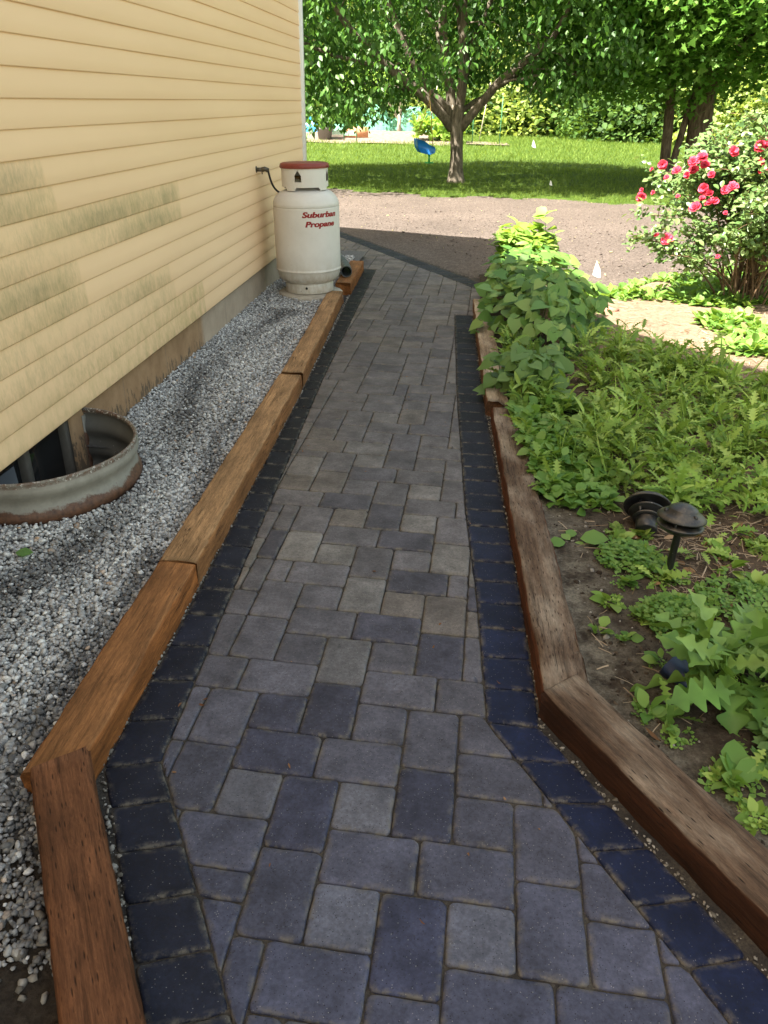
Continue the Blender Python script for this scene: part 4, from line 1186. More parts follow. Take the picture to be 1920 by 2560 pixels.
parts = [rosettes(P1[sel & (tall < .4)], 12, .100, LEAF_FEATHER, (.1, 1.2), g, stalk=.10, width=1.25), rosettes(P1[sel & (tall >= .4)], 15, .112, LEAF_FEATHER, (.2, 1.2), g, stalk=.20, width=.9),
         rosettes(P1[~sel], 12, .082, LEAF_LANCE, (.2, 1.2), g, stalk=.16, width=1.1)]
P2 = bed_points(160, g, .5, 2.6, 3.3, 5.6, lambda x, y: d_mass(x, y) * .8)
parts.append(rosettes(P2, 9, .19, LEAF_BLADE, (.5, 1.4), g, width=.45))
V, F = join(parts)
stuff(obj('weeds', mesh('weeds', V, F, G_WEED, True)), 'dense bed of feathery green weeds behind the path lamps', 'weeds')
# low round leaved patch along the timber and clover in the open
def clovers(pos, n, rad, h, size, g, tmpl=LEAF_CLOVER):
    a = g.uniform(0, 6.28, n); r = rad * np.sqrt(g.uniform(0, 1, n))
    z = h * (1 - (r / rad) ** 2 * .7) * g.uniform(.35, 1, n)
    P = np.c_[pos[0] + r * np.cos(a), pos[1] + r * np.sin(a), pos[2] + z]
    ax = rand_dirs(n, g) * [1, 1, .2]; up = np.array([0, 0, 1.0]) + g.normal(0, .35, (n, 3)) + np.array([0, -.2, 0])
    return scatter(tmpl[0], tmpl[1], frames(ax, up, size * g.uniform(.6, 1.2, n)), P)
g = np.random.default_rng(52)
P3 = bed_points(700, g, .33, .95, 3.0, 4.4, lambda x, y: np.clip(1.25 - (x - bed_left(y)) / .42, 0, 1) * np.clip((y - 3.05) / .2, 0, 1))
V, F = join([rosettes(P3, 11, .058, LEAF_OVAL, (.0, .9), g, stalk=.06, width=1.35)])
stuff(obj('ground_cover', mesh('ground_cover', V, F, G_CLOV, True)), 'small leaved ground cover beside the weathered timber', 'ground cover')
P4 = bed_points(1700, g, 1.05, 3.6, 6.6, 9.2, lambda x, y: np.clip(1.5 * hnoise(x, y, 71, ((2.6, .7), (6, .3))) + .85, 0, 1) * (1 - .75 * ((x - 1.9) / .5) ** 2 * (y < 6.9)).clip(0, 1) * ((y > 7.1 + .12 * np.sin(x * 5))))
P5 = bed_points(900, g, 1.9, 4.2, 5.3, 6.6, lambda x, y: (y > 5.3 + .3 * np.sin(x * 4)) * np.clip(hnoise(x, y, 72, ((2.2, .7), (6, .3))) * 1.8 + .45 + .5 * (x - 2.2), 0, 1))
V, F = join([rosettes(P4, 12, .075, LEAF_OVAL, (.05, 1.0), g, width=1.2), rosettes(P5, 12, .085, LEAF_OVAL, (.05, 1.1), g, width=1.1)])
stuff(obj('clover', mesh('clover', V, F, G_CLOV, True)), 'bright sunlit clover patches around the rose bush', 'clover')

def weed_plant(name, label, loc, parts, mat, group=None, cat='plant', stems=None):
    t = thing(name, label, cat, loc, group=group)
    V, F = join(parts); V = V - np.array(loc, np.float32)
    obj('leaves', mesh('leaves', V, F, mat, True), t)
    if stems: 
        mb = MB()
        for s in stems: mb.tube(np.array(s) - np.array(loc), [.004, .003, .002][:len(s)], 5)
        mb.build('stems', M_STEM, t, True)
    return t
g = np.random.default_rng(53)
G_MUST = leaf_mat('mustard_leaf', [(.075, .17, .03), (.13, .25, .05), (.20, .32, .085)], .22, .5, .25, None, 9.0)
def at(x, y): return (x, y, float(bed_z(np.array(x), np.array(y))))
c = np.array(at(.905, 1.90))
pts = np.array([c + [g.uniform(-.10, .16), g.uniform(-.12, .14), 0] for _ in range(9)])
weed_plant('mustard_plant', 'big bright green mustard plant with deeply lobed leaves at the lower garden side', tuple(c),
           [rosettes(pts, 8, .20, LEAF_LOBED, (-.05, 1.2), g, width=1.25), rosettes(pts[:5], 6, .18, LEAF_LOBED, (.6, 1.4), g, stalk=.06, width=1.1)], G_MUST)
c = at(.785, 2.29); weed_plant('clover_clump', 'rounded clover clump in front of the standing path lamp', c, [clovers(c, 260, .125, .085, .026, g)], G_CLOV, 'clover clumps in the open bed')
c = at(.70, 2.68); weed_plant('clover_clump', 'loose clover clump to the left of the standing lamp stake', c, [clovers(c, 170, .12, .075, .027, g)], G_CLOV, 'clover clumps in the open bed')
c = at(1.04, 2.42); weed_plant('clover_clump', 'spreading clover clump right of the standing lamp among dry straw', c, [clovers(c, 200, .15, .06, .025, g)], G_CLOV, 'clover clumps in the open bed')
c = at(.95, 1.66); weed_plant('geranium_weed', 'round lobed pale leaved weed under the big mustard plant', c, [clovers(c, 60, .11, .09, .05, g)], G_PALE)
c = at(.485, 2.80); weed_plant('plantain_weed', 'flat broad leaved weed with trailing leaves beside the weathered timber', c,
    [scatter(*LEAF_OVAL, frames(np.array([(1, -.1, .25), (-.9, -.3, .15), (.3, .9, .3), (-.5, .6, .2), (.8, -.7, .1)], float), np.tile([0, -.3, 1.0], (5, 1)), np.array([.11, .075, .06, .05, .05])[:, None] * [[1.35, 1, .8]]), np.tile(c, (5, 1)) + np.array([(.04, 0, .02), (-.02, -.02, .01), (0, .02, .01), (0, 0, .01), (.02, 0, 0)]))], G_CLOV)
for lab, x, y, s, n in (('tiny bright weed nearest the joint of the right timbers', .602, 1.805, .055, 8), ('small leafy weed near the bottom right corner of the bed', .672, 1.72, .05, 9), ('young broad weed between the weathered timber and the lamp stake', .655, 2.52, .06, 9),
                        ('small weed under the lobed mustard leaves by the lower timber', .775, 1.56, .085, 9), ('lone pale seedling in the sandy soil beside the weathered timber', .60, 2.17, .04, 9), ('weak reddish seedling in the middle of the bare soil', .69, 2.04, .045, 8)):
    c = at(x, y); weed_plant('seedling', lab, c, [rosettes(np.array([c]), n, s, LEAF_OVAL, (.1, 1.0), g, width=1.2), clovers(c, 14, s * .9, s * .3, s * .28, g)], G_CLOV, 'seedlings in the bare soil')

# ------------------------------------------------------------------ litter: straw, leaves, sticks
g = np.random.default_rng(54)
def strips(pos, L, w, g, flat=.25):
    n = len(pos); V = []
    a = g.uniform(0, 6.28, n); d = np.c_[np.cos(a), np.sin(a), g.normal(0, flat, n)]
    tv = np.array([(-.5, 0, 0), (.5, 0, 0), (.5, .5, .05), (-.5, .5, .05), (.4, 1, 0), (-.4, 1, 0)], float)
    tf = [np.array([(0, 1, 2, 3), (3, 2, 4, 5)])]
    S = np.stack([w * g.uniform(.6, 1.4, n), L * g.uniform(.5, 1.5, n), np.full(n, L)], 1)
    return scatter(tv, tf, frames(d, np.array([0, 0, 1.0]) + g.normal(0, .4, (n, 3)), S), pos)
def d_litter(x, y): return np.clip(np.maximum(mulchy(x, y), .12) * (1 + 1.2 * (y < 3.3)) * (.55 + .8 * hnoise(x, y, 81, ((2.5, .6), (8, .4)))), 0, 1)
PL = bed_points(15000, g, .3, 4.0, 1.0, 7.6, d_litter); PL[:, 2] += g.uniform(.004, .02, len(PL))
PL2 = bed_points(3200, g, .42, 1.75, 1.75, 3.25, lambda x, y: np.clip(mulchy(x, y) * (.75 + .6 * hnoise(x, y, 82, ((5, .6), (11, .4)))), 0, 1)); PL2[:, 2] += g.uniform(.003, .018, len(PL2))
V, F = join([strips(PL, .065, .0035, g, .12), strips(PL2, .05, .0032, g, .2)])
M_STRAW = leaf_mat('dry_straw', [(.12, .08, .05), (.27, .20, .135), (.42, .34, .25)], .1, .8, .2)
stuff(obj('straw', mesh('straw', V, F, M_STRAW, False)), 'dry straw and bark shreds covering the garden bed', 'straw')
PB_ = np.r_[bed_points(110, g, .6, 1.5, 1.9, 3.1, lambda x, y: mulchy(x, y)), bed_points(520, g, .4, 3.5, 1.0, 7.0, lambda x, y: d_litter(x, y) * .55)]; PB_[:, 2] += .012
ax = rand_dirs(len(PB_), g) * [1, 1, .25]
V, F = join([scatter(*LEAF_OVAL, frames(ax, np.array([0, 0, 1.0]) + g.normal(0, .5, (len(PB_), 3)), np.stack([g.uniform(.03, .06, len(PB_)), g.uniform(.03, .07, len(PB_)), g.normal(0, .05, len(PB_))], 1)), PB_)])
stuff(obj('leaf_litter', mesh('leaf_litter', V, F, leaf_mat('dead_leaf', [(.12, .06, .03), (.26, .15, .07), (.36, .24, .14)], .15, .8, .2), True)), 'curled brown dead leaves in the garden bed', 'leaf litter')
n = 900; Xp = g.uniform(.35, 1.5, n); Yp = g.uniform(1.0, 3.3, n); k = (Xp > bed_left(Yp) + .08) & (g.uniform(0, 1, n) < .25 + .75 * sandy(Xp, Yp)); Xp, Yp = Xp[k], Yp[k]
V, F, _ = rocks(Xp, Yp, bed_z(Xp, Yp) + .001, np.clip(g.lognormal(math.log(.0042), .55, len(Xp)), .002, .015), (.5, .9), g)
stuff(obj('pebbles', mesh('pebbles', V, F, M_TAN, False)), 'pale pebbles and grit on the bare garden soil', 'pebbles')
for lab, x, y, L, a, r in (('pale dry stick lying beside the big mustard plant', .765, 2.02, .09, .35, .006), ('short white stick near the tiny bright weed', .645, 1.86, .055, .9, .005)):
    z = float(bed_z(np.array(x), np.array(y))) + .008; d = np.array([math.cos(a), math.sin(a), 0]) * L / 2; c = np.array([x, y, z])
    mb = MB(); mb.tube([c - d, c - d * .3 + [0, 0, .003], c + d * .4 + [0, 0, .002], c + d], [r * .7, r, r * .95, r * .6], 7)
    tag(mb.build('stick', plain('bleached_wood', (.34, .29, .23), .85, .2, var=.3, scale=60), None, True), lab, 'stick', 'sticks in the bed')

# sprouts scattered through the straw and bare soil
g = np.random.default_rng(57); PS = bed_points(120, g, .50, 1.7, 1.35, 2.95, lambda x, y: .35 + .65 * mulchy(x, y))
V, F = join([rosettes(PS[:50], 9, .05, LEAF_OVAL, (.0, 1.0), g, width=1.25), rosettes(PS[50:], 9, .075, LEAF_FEATHER, (.0, 1.0), g, width=1.2)] + [clovers(p, 26, .045, .03, .017, g) for p in PS[:40]])
stuff(obj('sprouts', mesh('sprouts', V, F, G_WEED, True)), 'small bright sprouts scattered over the soil around the lamps', 'sprouts')
# soil crumbs
g = np.random.default_rng(56); n = 9000; Xp = g.uniform(.3, 2.2, n); Yp = g.uniform(.8, 5.2, n); k = (Xp > bed_left(Yp) + .07); Xp, Yp = Xp[k], Yp[k]
V, F, _ = rocks(Xp, Yp, bed_z(Xp, Yp) - .001, np.clip(g.lognormal(math.log(.0042), .5, len(Xp)), .002, .014), (.6, 1.0), g)
M_CLOD = NT('soil_clod'); M_CLOD.bsdf(M_CLOD.ramp(M_CLOD.n('ShaderNodeNewGeometry').outputs['Random Per Island'], [(0, (.018, .013, .010)), (.6, (.05, .037, .027)), (1, (.11, .085, .062))]), .95, .1); M_CLOD = M_CLOD.done()
stuff(obj('soil_crumbs', mesh('soil_crumbs', V, F, M_CLOD, False)), 'dark crumbly soil clods in the garden bed', 'soil crumbs')
# bits of leaf and bark blown onto the path
n = 60; Xp = g.uniform(-1.0, .3, n); Yp = 1 + 7 * g.uniform(0, 1, n) ** 1.5; k = (Xp > np.interp(Yp, [p[1] for p in L_OUT], [p[0] for p in L_OUT]) + .01) & (Xp < np.interp(Yp, [p[1] for p in R_OUT], [p[0] for p in R_OUT])); Xp, Yp = Xp[k], Yp[k]; n = len(Xp)
V, F = scatter(*LEAF_OVAL, frames(rand_dirs(n, g) * [1, 1, .1], np.array([0, 0, 1.0]) + g.normal(0, .25, (n, 3)), np.stack([g.uniform(.006, .016, n), g.uniform(.008, .022, n), g.normal(0, .02, n)], 1)), np.c_[Xp, Yp, np.full(n, .005)])
stuff(obj('leaf_bits', mesh('leaf_bits', V, F, leaf_mat('leaf_bit', [(.12, .05, .025), (.25, .14, .07)], .1, .8, .2), True)), 'small brown leaf bits scattered on the path', 'leaf bits')
# thin grass bits sprouting by the joint of the right timbers and grit along path edges
g = np.random.default_rng(55); n = 2600
side_ = g.uniform(0, 1, n) < .5; Yp = g.uniform(.8, 8.3, n) ** 1.0
Xp = np.where(side_, np.interp(Yp, [p[1] for p in L_OUT], [p[0] for p in L_OUT]) - .008 + g.normal(0, .006, n), np.interp(Yp, [p[1] for p in R_OUT], [p[0] for p in R_OUT]) + .008 + g.normal(0, .007, n))
k = ~(~side_ & (Yp > 6.7)); Xp, Yp = Xp[k], Yp[k]
V, F, _ = rocks(Xp, Yp, np.full(len(Xp), -.004), np.clip(g.lognormal(math.log(.0035), .5, len(Xp)), .0015, .010), (.5, .9), g)
stuff(obj('grit', mesh('grit', V, F, M_TAN, False)), 'fine grit along both edges of the path', 'grit')

# ================================================================== ROSE BUSH
g = np.random.default_rng(61)
RX, RY = 2.47, 7.35
rose = thing('rose_bush', 'tall rose bush with pink red blooms beside the driveway', 'rose bush', (RX, RY, .05))
canes, leafP, leafA = MB(), [], []
tips = []
for i in range(58):
    a = g.uniform(0, 6.28); rr_ = g.uniform(.25, 1.0)
    tip = np.array([rr_ * math.cos(a) * 1.15, rr_ * math.sin(a) * .85, 1.27 - .45 * rr_ ** 2 + g.normal(0, .10)])
    if i < 16: tip = np.array([g.uniform(-1.0, 1.0), g.uniform(-.65, .2), g.uniform(.42, .85)])
    if i in (0, 1, 2): tip = np.array([-1.05 + .13 * i, -.15 + .1 * i, .55 - .07 * i])
    b = np.array([g.normal(0, .09), g.normal(0, .09), -.05])
    q = bez(b, b + [tip[0] * .12, tip[1] * .12, tip[2] * .5], b * .5 + [tip[0] * .55, tip[1] * .55, tip[2] * 1.05], tip, 12)
    canes.tube(q, np.linspace(.010, .003, 12), 6); tips.append(q[-1])
    for _ in range(12):
        j = g.integers(4, 12); L = g.uniform(.10, .30); d = rand_dirs(1, g)[0] * [1, 1, .7] + [0, 0, .25]
        e = q[j] + d * L; canes.tube([q[j], (q[j] + e) / 2 + [0, 0, .02], e], [.003, .002, .0012], 4)
        m_ = 26; u = g.uniform(.1, 1.1, m_)[:, None]
        leafP.append(q[j] + (e - q[j]) * u + g.normal(0, .035, (m_, 3))); leafA.append(rand_dirs(m_, g) * [1, 1, .5] + d * .5)
P = np.concatenate(leafP); A = np.concatenate(leafA)
k = (P[:, 2] > .40 + .25 * g.uniform(0, 1, len(P)) - .22 * (np.hypot(P[:, 0], P[:, 1]) > .45)); P, A = P[k], A[k]
s = g.uniform(.032, .062, len(P))
G_ROSE = leaf_mat('rose_leaf', [(.06, .125, .035), (.11, .19, .055), (.17, .24, .09)], .25, .38, .5)
canes.build('canes', M_TWIG, rose, True)
leaf_obj([scatter(*LEAF_OVAL, frames(A, np.array([-.25, -.35, 1.0]) + g.normal(0, .5, (len(P), 3)), np.stack([s * 1.15, s, s], 1)), P)], 'leaves', G_ROSE, rose)
def petal(w=1.0):
    V = []
    for iu, u in enumerate((0, .4, .75, 1.0)):
        for iv, v in enumerate((-1, -.5, 0, .5, 1)):
            ww = w * (.25, .75, .95, .55)[iu]
            V.append((v * ww * .5, u, .30 * (v * v) * (1 - .3 * u) + .18 * math.sin(u * 2.6) + (.10 if iu == 3 else 0) * (1 - abs(v))))
    F = [(a * 5 + b, a * 5 + b + 1, a * 5 + b + 6, a * 5 + b + 5) for a in range(3) for b in range(4)]
    return np.array(V), [np.array(F)]
PET = petal(1.1)
def bloom_mesh(seed):
    g = np.random.default_rng(seed); axs, S = [], []
    for ring, (np_, el, L) in enumerate(((6, .25, 1.0), (6, .65, .85), (5, 1.0, .62), (4, 1.25, .42))):
        for k in range(np_):
            a = k * 6.283 / np_ + ring * .5 + g.normal(0, .12); e = el + g.normal(0, .12)
            axs.append((math.cos(a) * math.cos(e), math.sin(a) * math.cos(e), math.sin(e))); S.append(L * g.uniform(.85, 1.1))
    axs = np.array(axs); S = np.array(S)
    V, F = scatter(*PET, frames(axs, np.tile([0, 0, 1.0], (len(axs), 1)) , S), np.zeros((len(axs), 3)))
    return mesh('bloom', V, F, M_BLOOM, True)
M_BLOOM = leaf_mat('rose_petal', [(.52, .024, .05), (.62, .045, .095), (.70, .12, .20)], .25, .55, .3, (.8, .12, .2))
BM = [bloom_mesh(s) for s in (1, 2, 3)]
def ray_at(px, py, y):
    d = (px - 960) / 1959.2 * np.array(CAM_R[0]) + (py - 1280) / 1959.2 * np.array(CAM_R[1]) + np.array(CAM_R[2]); k = y / d[1]
    return d * k + [0, 0, 1.61]
FL = [(815, 360, 1.1), (930, 410, 1), (1060, 340, 1.1), (1135, 310, 1.2), (1150, 365, 1), (1060, 400, 1), (1210, 440, .8), (735, 395, .5), (645, 615, 1), (1155, 550, 1.2), (1310, 565, 1), (1375, 540, 1.1), (1190, 595, .9), (1080, 705, 1.3), (1215, 670, 1.35), (1375, 260, 1.2), (1590, 215, 1.3), (1640, 195, 1.1), (1590, 340, 1), (1610, 415, .9), (850, 955, 1.25), (775, 930, .8), (1255, 1090, .5), (940, 610, .45), (1020, 440, .8), (850, 460, .6), (1460, 690, .45), (1320, 745, .5), (1130, 630, .7), (745, 580, .5), (655, 560, .5)]
for n, (fx, fy, fs) in enumerate(FL):
    yy = 6.76 + .35 * abs(fx - 1250) / 650 + g.uniform(-.05, .1)
    p = ray_at(1400 + fx * .3134, 300 + fy * .3134, yy)
    o = obj('bloom', BM[n % 3], rose); o.location = p - np.array([RX, RY, .05])
    dr = Vector((p[0] - RX) * .5 + 0 * n for _ in (0,)) if False else Vector(((p[0] - RX) * .5, -.75, .65)) + Vector(g.normal(0, .25, 3))
    o.rotation_euler = dr.to_track_quat('Z', 'Y').to_euler(); o.scale = (.041 * fs,) * 3
# ================================================================== TREES
def mat_bark(name, a, b, sc=1.0):
    t = NT(name); c = t.coord()
    n = t.noise(t.mapping(c, (14 * sc, 14 * sc, 3.0 * sc)), 1.6, 7, .65, .4); n2 = t.noise(c, 2.2, 4)
    col = t.mix(t.ramp(n, [(.35, 0.0), (.65, 1.0)]), a, b)
    col = t.mix(1.0, col, t.ramp(n2, [(.3, .7), (.7, 1.25)]), 'MULTIPLY')
    t.bsdf(col, .9, .15, bump=n, bstr=.7, bdist=.03); return t.done()
M_BARK = mat_bark('pale_bark', (.07, .06, .045), (.21, .18, .14)); M_BARKD = mat_bark('dark_bark', (.065, .048, .034), (.19, .15, .11))
M_BARKW = mat_bark('whitish_bark', (.30, .26, .20), (.48, .44, .36))
G_MAIN = leaf_mat('crown_leaf', [(.026, .085, .014), (.055, .145, .024), (.10, .215, .04)], .45, .42, .4, (.10, .22, .02))
G_MAPLE = leaf_mat('maple_leaf', [(.06, .16, .022), (.11, .25, .036), (.18, .33, .06)], .48, .5, .3, (.14, .30, .03))
G_WOOD = leaf_mat('woodland_leaf', [(.06, .12, .025), (.11, .19, .045), (.17, .25, .08)], .3, .6, .2)
G_WOOD2 = leaf_mat('light_woodland_leaf', [(.14, .22, .055), (.23, .32, .09), (.33, .41, .16)], .35, .6, .2)

def wig(pts, n=14, seed=0, amp=.04):
    """smooth wiggly path through points"""
    pts = np.asarray(pts, float); g = np.random.default_rng(seed)
    d = np.r_[0, np.cumsum(np.linalg.norm(np.diff(pts, axis=0), axis=1))]; u = np.linspace(0, d[-1], n)
    P = np.c_[[np.interp(u, d, pts[:, k]) for k in range(3)]].T
    if len(pts) > 2:
        for _ in range(2): P[1:-1] = .25 * P[:-2] + .5 * P[1:-1] + .25 * P[2:]
    P[1:-1] += g.normal(0, amp, (n - 2, 3)); return P

def leaf_clusters(centers, rad, nper, size, tmpl, g, droop=.6, flat=.7):
    N = len(centers) * nper
    P = np.repeat(centers, nper, 0) + g.normal(0, 1, (N, 3)) * np.array([rad, rad, rad * flat])
    ax = rand_dirs(N, g) * [1, 1, .5] + [0, 0, -droop]
    up = np.array([0, 0, 1.0]) + g.normal(0, .55, (N, 3)) + np.array([-.25, -.3, 0])
    s = size * g.uniform(.65, 1.25, N)
    return scatter(tmpl[0], tmpl[1], frames(ax, up, np.stack([s * g.uniform(.9, 1.3, N), s, s], 1)), P)

# ---- the spreading tree on the lawn
MTX, MTY = -.36, 19.1
tree = thing('shade_tree', 'large low branching shade tree on the lawn with a pale forked trunk', 'tree', (MTX, MTY, 0))
mb = MB()
tr_ = np.array([(-.33, 0, -.1), (-.335, 0, .08), (-.345, 0, .3), (-.35, 0, .6), (-.37, 0, .95), (-.39, 0, 1.25), (-.40, .02, 1.55)]) - [MTX, 0, 0]
mb.tube(tr_, [.27, .19, .152, .138, .14, .165, .16], 18)
def limb(pts, r0_, r1_, seed, y0=0, y1=0, n=16):
    pts = np.array(pts, float); k = len(pts)
    P = np.c_[pts[:, 0] - MTX, np.linspace(y0, y1, k), pts[:, 1]]
    q = wig(P, n, seed, .018); mb.tube(q, np.linspace(r0_, r1_, n), 10); return q
limbs = [
    limb([(-.48, 1.10), (-.70, 1.40), (-1.08, 1.72), (-1.82, 2.20), (-2.42, 2.73), (-2.85, 3.09), (-3.05, 3.4), (-3.3, 4.3)], .115, .045, 1, 0, -1.2),
    limb([(-1.75, 2.18), (-2.55, 2.33), (-3.22, 2.47), (-3.68, 2.66), (-4.6, 3.0)], .05, .02, 2, -.3, -1.0),
    limb([(-.48, 1.25), (-.62, 1.58), (-1.15, 1.92), (-1.44, 2.49), (-1.75, 3.05), (-2.1, 3.9), (-2.3, 5.0)], .085, .035, 3, 0, -.8),
    limb([(-.42, 1.2), (-.63, 2.07), (-.77, 2.78), (-.85, 3.45), (-1.0, 5.2), (-.9, 6.6)], .115, .04, 4, 0, .2),
    limb([(-.36, 1.2), (-.27, 2.08), (-.25, 2.70), (-.44, 3.19), (-.56, 3.5), (-.5, 5.4)], .10, .04, 5, 0, .5),
    limb([(-.38, 1.3), (-.33, 1.9), (-.34, 2.64), (-.36, 3.46), (-.2, 5.6)], .09, .04, 6, .02, -.4),
    limb([(-.29, 1.10), (-.10, 1.38), (.18, 1.65), (.42, 1.97), (.72, 2.23), (1.26, 2.58), (1.60, 2.94), (1.76, 3.39), (1.95, 4.3)], .105, .03, 7, 0, -1.0),
    limb([(.42, 1.97), (.9, 2.05), (1.5, 2.15), (2.1, 2.2)], .035, .012, 8, -.4, -.8),
    limb([(-.20, 2.7), (.04, 3.14), (.20, 3.46), (.6, 4.4), (1.1, 5.4)], .05, .025, 9, .3, .6),
    limb([(-.62, 2.1), (-.90, 2.97), (-1.22, 3.45), (-1.9, 4.6)], .055, .025, 10, .1, .9),
    limb([(-.45, 1.45), (-1.2, 1.75), (-2.2, 1.95), (-3.2, 2.0)], .05, .018, 12, .2, 2.2),
    limb([(-.35, 1.4), (.4, 1.9), (1.2, 2.3), (2.0, 2.9)], .06, .02, 13, .1, 2.4),
    limb([(-.35, 1.45), (-.2, 2.2), (.1, 3.2), (.3, 4.6)], .06, .02, 14, .1, 2.6)]
g = np.random.default_rng(71)
for L in limbs:
    for _ in range(7):
        j = g.integers(6, len(L)); d = rand_dirs(1, g)[0] * [1, 1, .5]; e = L[j] + d * g.uniform(.5, 1.3) + [0, 0, .05]
        mb.tube(wig([L[j], (L[j] + e) / 2 + [0, 0, .08], e], 6, int(g.integers(1e6)), .02), np.linspace(.018, .005, 6), 5)
mb.build('trunk', M_BARK, tree, True)
def zlow(x): return np.interp(x, [-6, -3.9, -3.3, -2.6, -2.1, -1.3, -.8, .6, 1.0, 1.6, 2.2, 3.2], [1.2, 1.35, 1.18, 1.02, 1.20, 1.72, 1.95, 2.05, 1.80, 1.60, 1.75, 2.3])
n = 2800
cx = g.uniform(-6.0, 3.0, n); cy = g.uniform(15.2, 22.4, n)
r2 = ((cx + 1.2) / 4.9) ** 2 + ((cy - 19.2) / 4.4) ** 2
cz = zlow(cx) + .12 + 2.9 * g.uniform(0, 1, n) ** 1.1 + .9 * np.clip(r2 - .5, 0, 1) * 0
dens = np.clip(.8 + .55 * hnoise(cx * 1.0, cz * 2.4, 91, ((1.3, .6), (2.9, .5))), .03, 1)
k = (r2 < 1) & (g.uniform(0, 1, n) < dens)
near_limb = (cx > -3.4) & (cx < 2.2) & (cy < 18.9 + .25 * np.abs(cx + .4)) & (cz < 3.7) & (cz > 1.45)
k &= ~(near_limb & (g.uniform(0, 1, n) < np.where(np.abs(cx + .4) < 1.6, .84, .56)))
C1 = np.c_[cx, cy, cz][k]
n = 1150; d = rand_dirs(n, g); rr_ = g.uniform(.55, 1, n)[:, None] ** .5; C2 = np.array([-.9, 19.4, 4.6]) + d * rr_ * [5.0, 4.5, 3.9]; C2 = C2[(C2[:, 2] > 3.6)]
o = np.array([MTX, MTY, 0])
leaf_obj([leaf_clusters(C1 - o, .20, 22, .128, LEAF_SIMPLE, g, .9), leaf_clusters(C2 - o, .35, 16, .24, LEAF_SIMPLE, g, .6)], 'crown', G_MAIN, tree)

# ---- swing
SW = np.array([-1.02, 18.55, .62])
sw = thing('toddler_swing', 'blue bucket toddler swing with a green footpost hanging from the shade tree', 'swing', tuple(SW))
def swing_seat():
    """bucket seat: side outline swept across its width, hollow and open at the top"""
    O = np.array([(-.225, .285), (-.20, .12), (-.13, .02), (.0, -.012), (.10, -.022), (.185, .02), (.195, .09), (.165, .14)])
    Iu = O + np.array([(.035, 0), (.035, .02), (.025, .03), (.0, .032), (-.01, .032), (-.03, .02), (-.034, 0), (-.030, -.01)])
    W = .145; V, F = [], []
    k = len(O)
    for y in (-W, W):
        for x, z in O: V.append((x, y * (1 if z > 0 else .92), z))
        for x, z in Iu: V.append((x, y * .80, z))
    for i in range(k - 1):
        F.append((i, i + 1, 2 * k + i + 1, 2 * k + i))                        # outside
        F.append((k + i, 3 * k + i, 3 * k + i + 1, k + i + 1))               # inside
    F.append((0, 2 * k, 3 * k, k)); F.append((k - 1, 2 * k - 1, 4 * k - 1, 3 * k - 1))
    # side panels: outer and inner skin with a sloping top edge
    for s0, rev in ((0, False), (2 * k, True)):
        y = -W if s0 == 0 else W
        top = [(-.06, .245), (.06, .17)]
        b = len(V); V += [(x, y, z) for x, z in top] + [(x, y * .80, z) for x, z in top]
        po = [s0 + i for i in range(k)] + [b + 1, b]; pi = [s0 + k + i for i in range(k)] + [b + 3, b + 2]
        F.append(tuple(po[::-1] if rev else po)); F.append(tuple(pi if rev else pi[::-1]))
        rim = [(s0, s0 + k), (b, b + 2), (b + 1, b + 3), (s0 + k - 1, s0 + 2 * k - 1)]
        for (p, q), (p2, q2) in zip(rim[:-1], rim[1:]): F.append((p, q, q2, p2))
    return np.array(V), F
V, F = swing_seat()
Mz = np.array(Matrix.Rotation(R(18), 3, 'Z'))
M_BLUE = plain('blue_plastic', (.012, .16, .50), .35, .5, var=.06)
M_GRN = plain('green_plastic', (.02, .28, .06), .4, .5, var=.06)
M_ROPE = plain('yellow_rope', (.34, .24, .07), .8, .2)
obj('seat', mesh('seat', V @ Mz.T, F, M_BLUE, True), sw)
mb = MB(); P = np.array([(.09, 0, -.01), (.095, 0, -.10), (.095, 0, -.17)]); mb.tube(P, [.03, .022, .022], 10); mb.lathe([(0, 0), (.09, .005), (.10, .015), (.09, .028), (0, .03)], 20, center=(.095, 0, -.20)); mb.build('footpost', M_GRN, sw, True)
for (a, b_, c_) in ((-.20, .13, .27), (-.20, -.13, .27), (.16, .13, .13), (.16, -.13, .13)):
    mb = MB(); mb.tube([(a, b_, c_), ((a + .07) / 2, b_ * .6, .66), (.06, b_ * .25, 1.02), (.05, .1, 1.35)], .0045, 5); mb.build('rope', M_ROPE, sw, True)

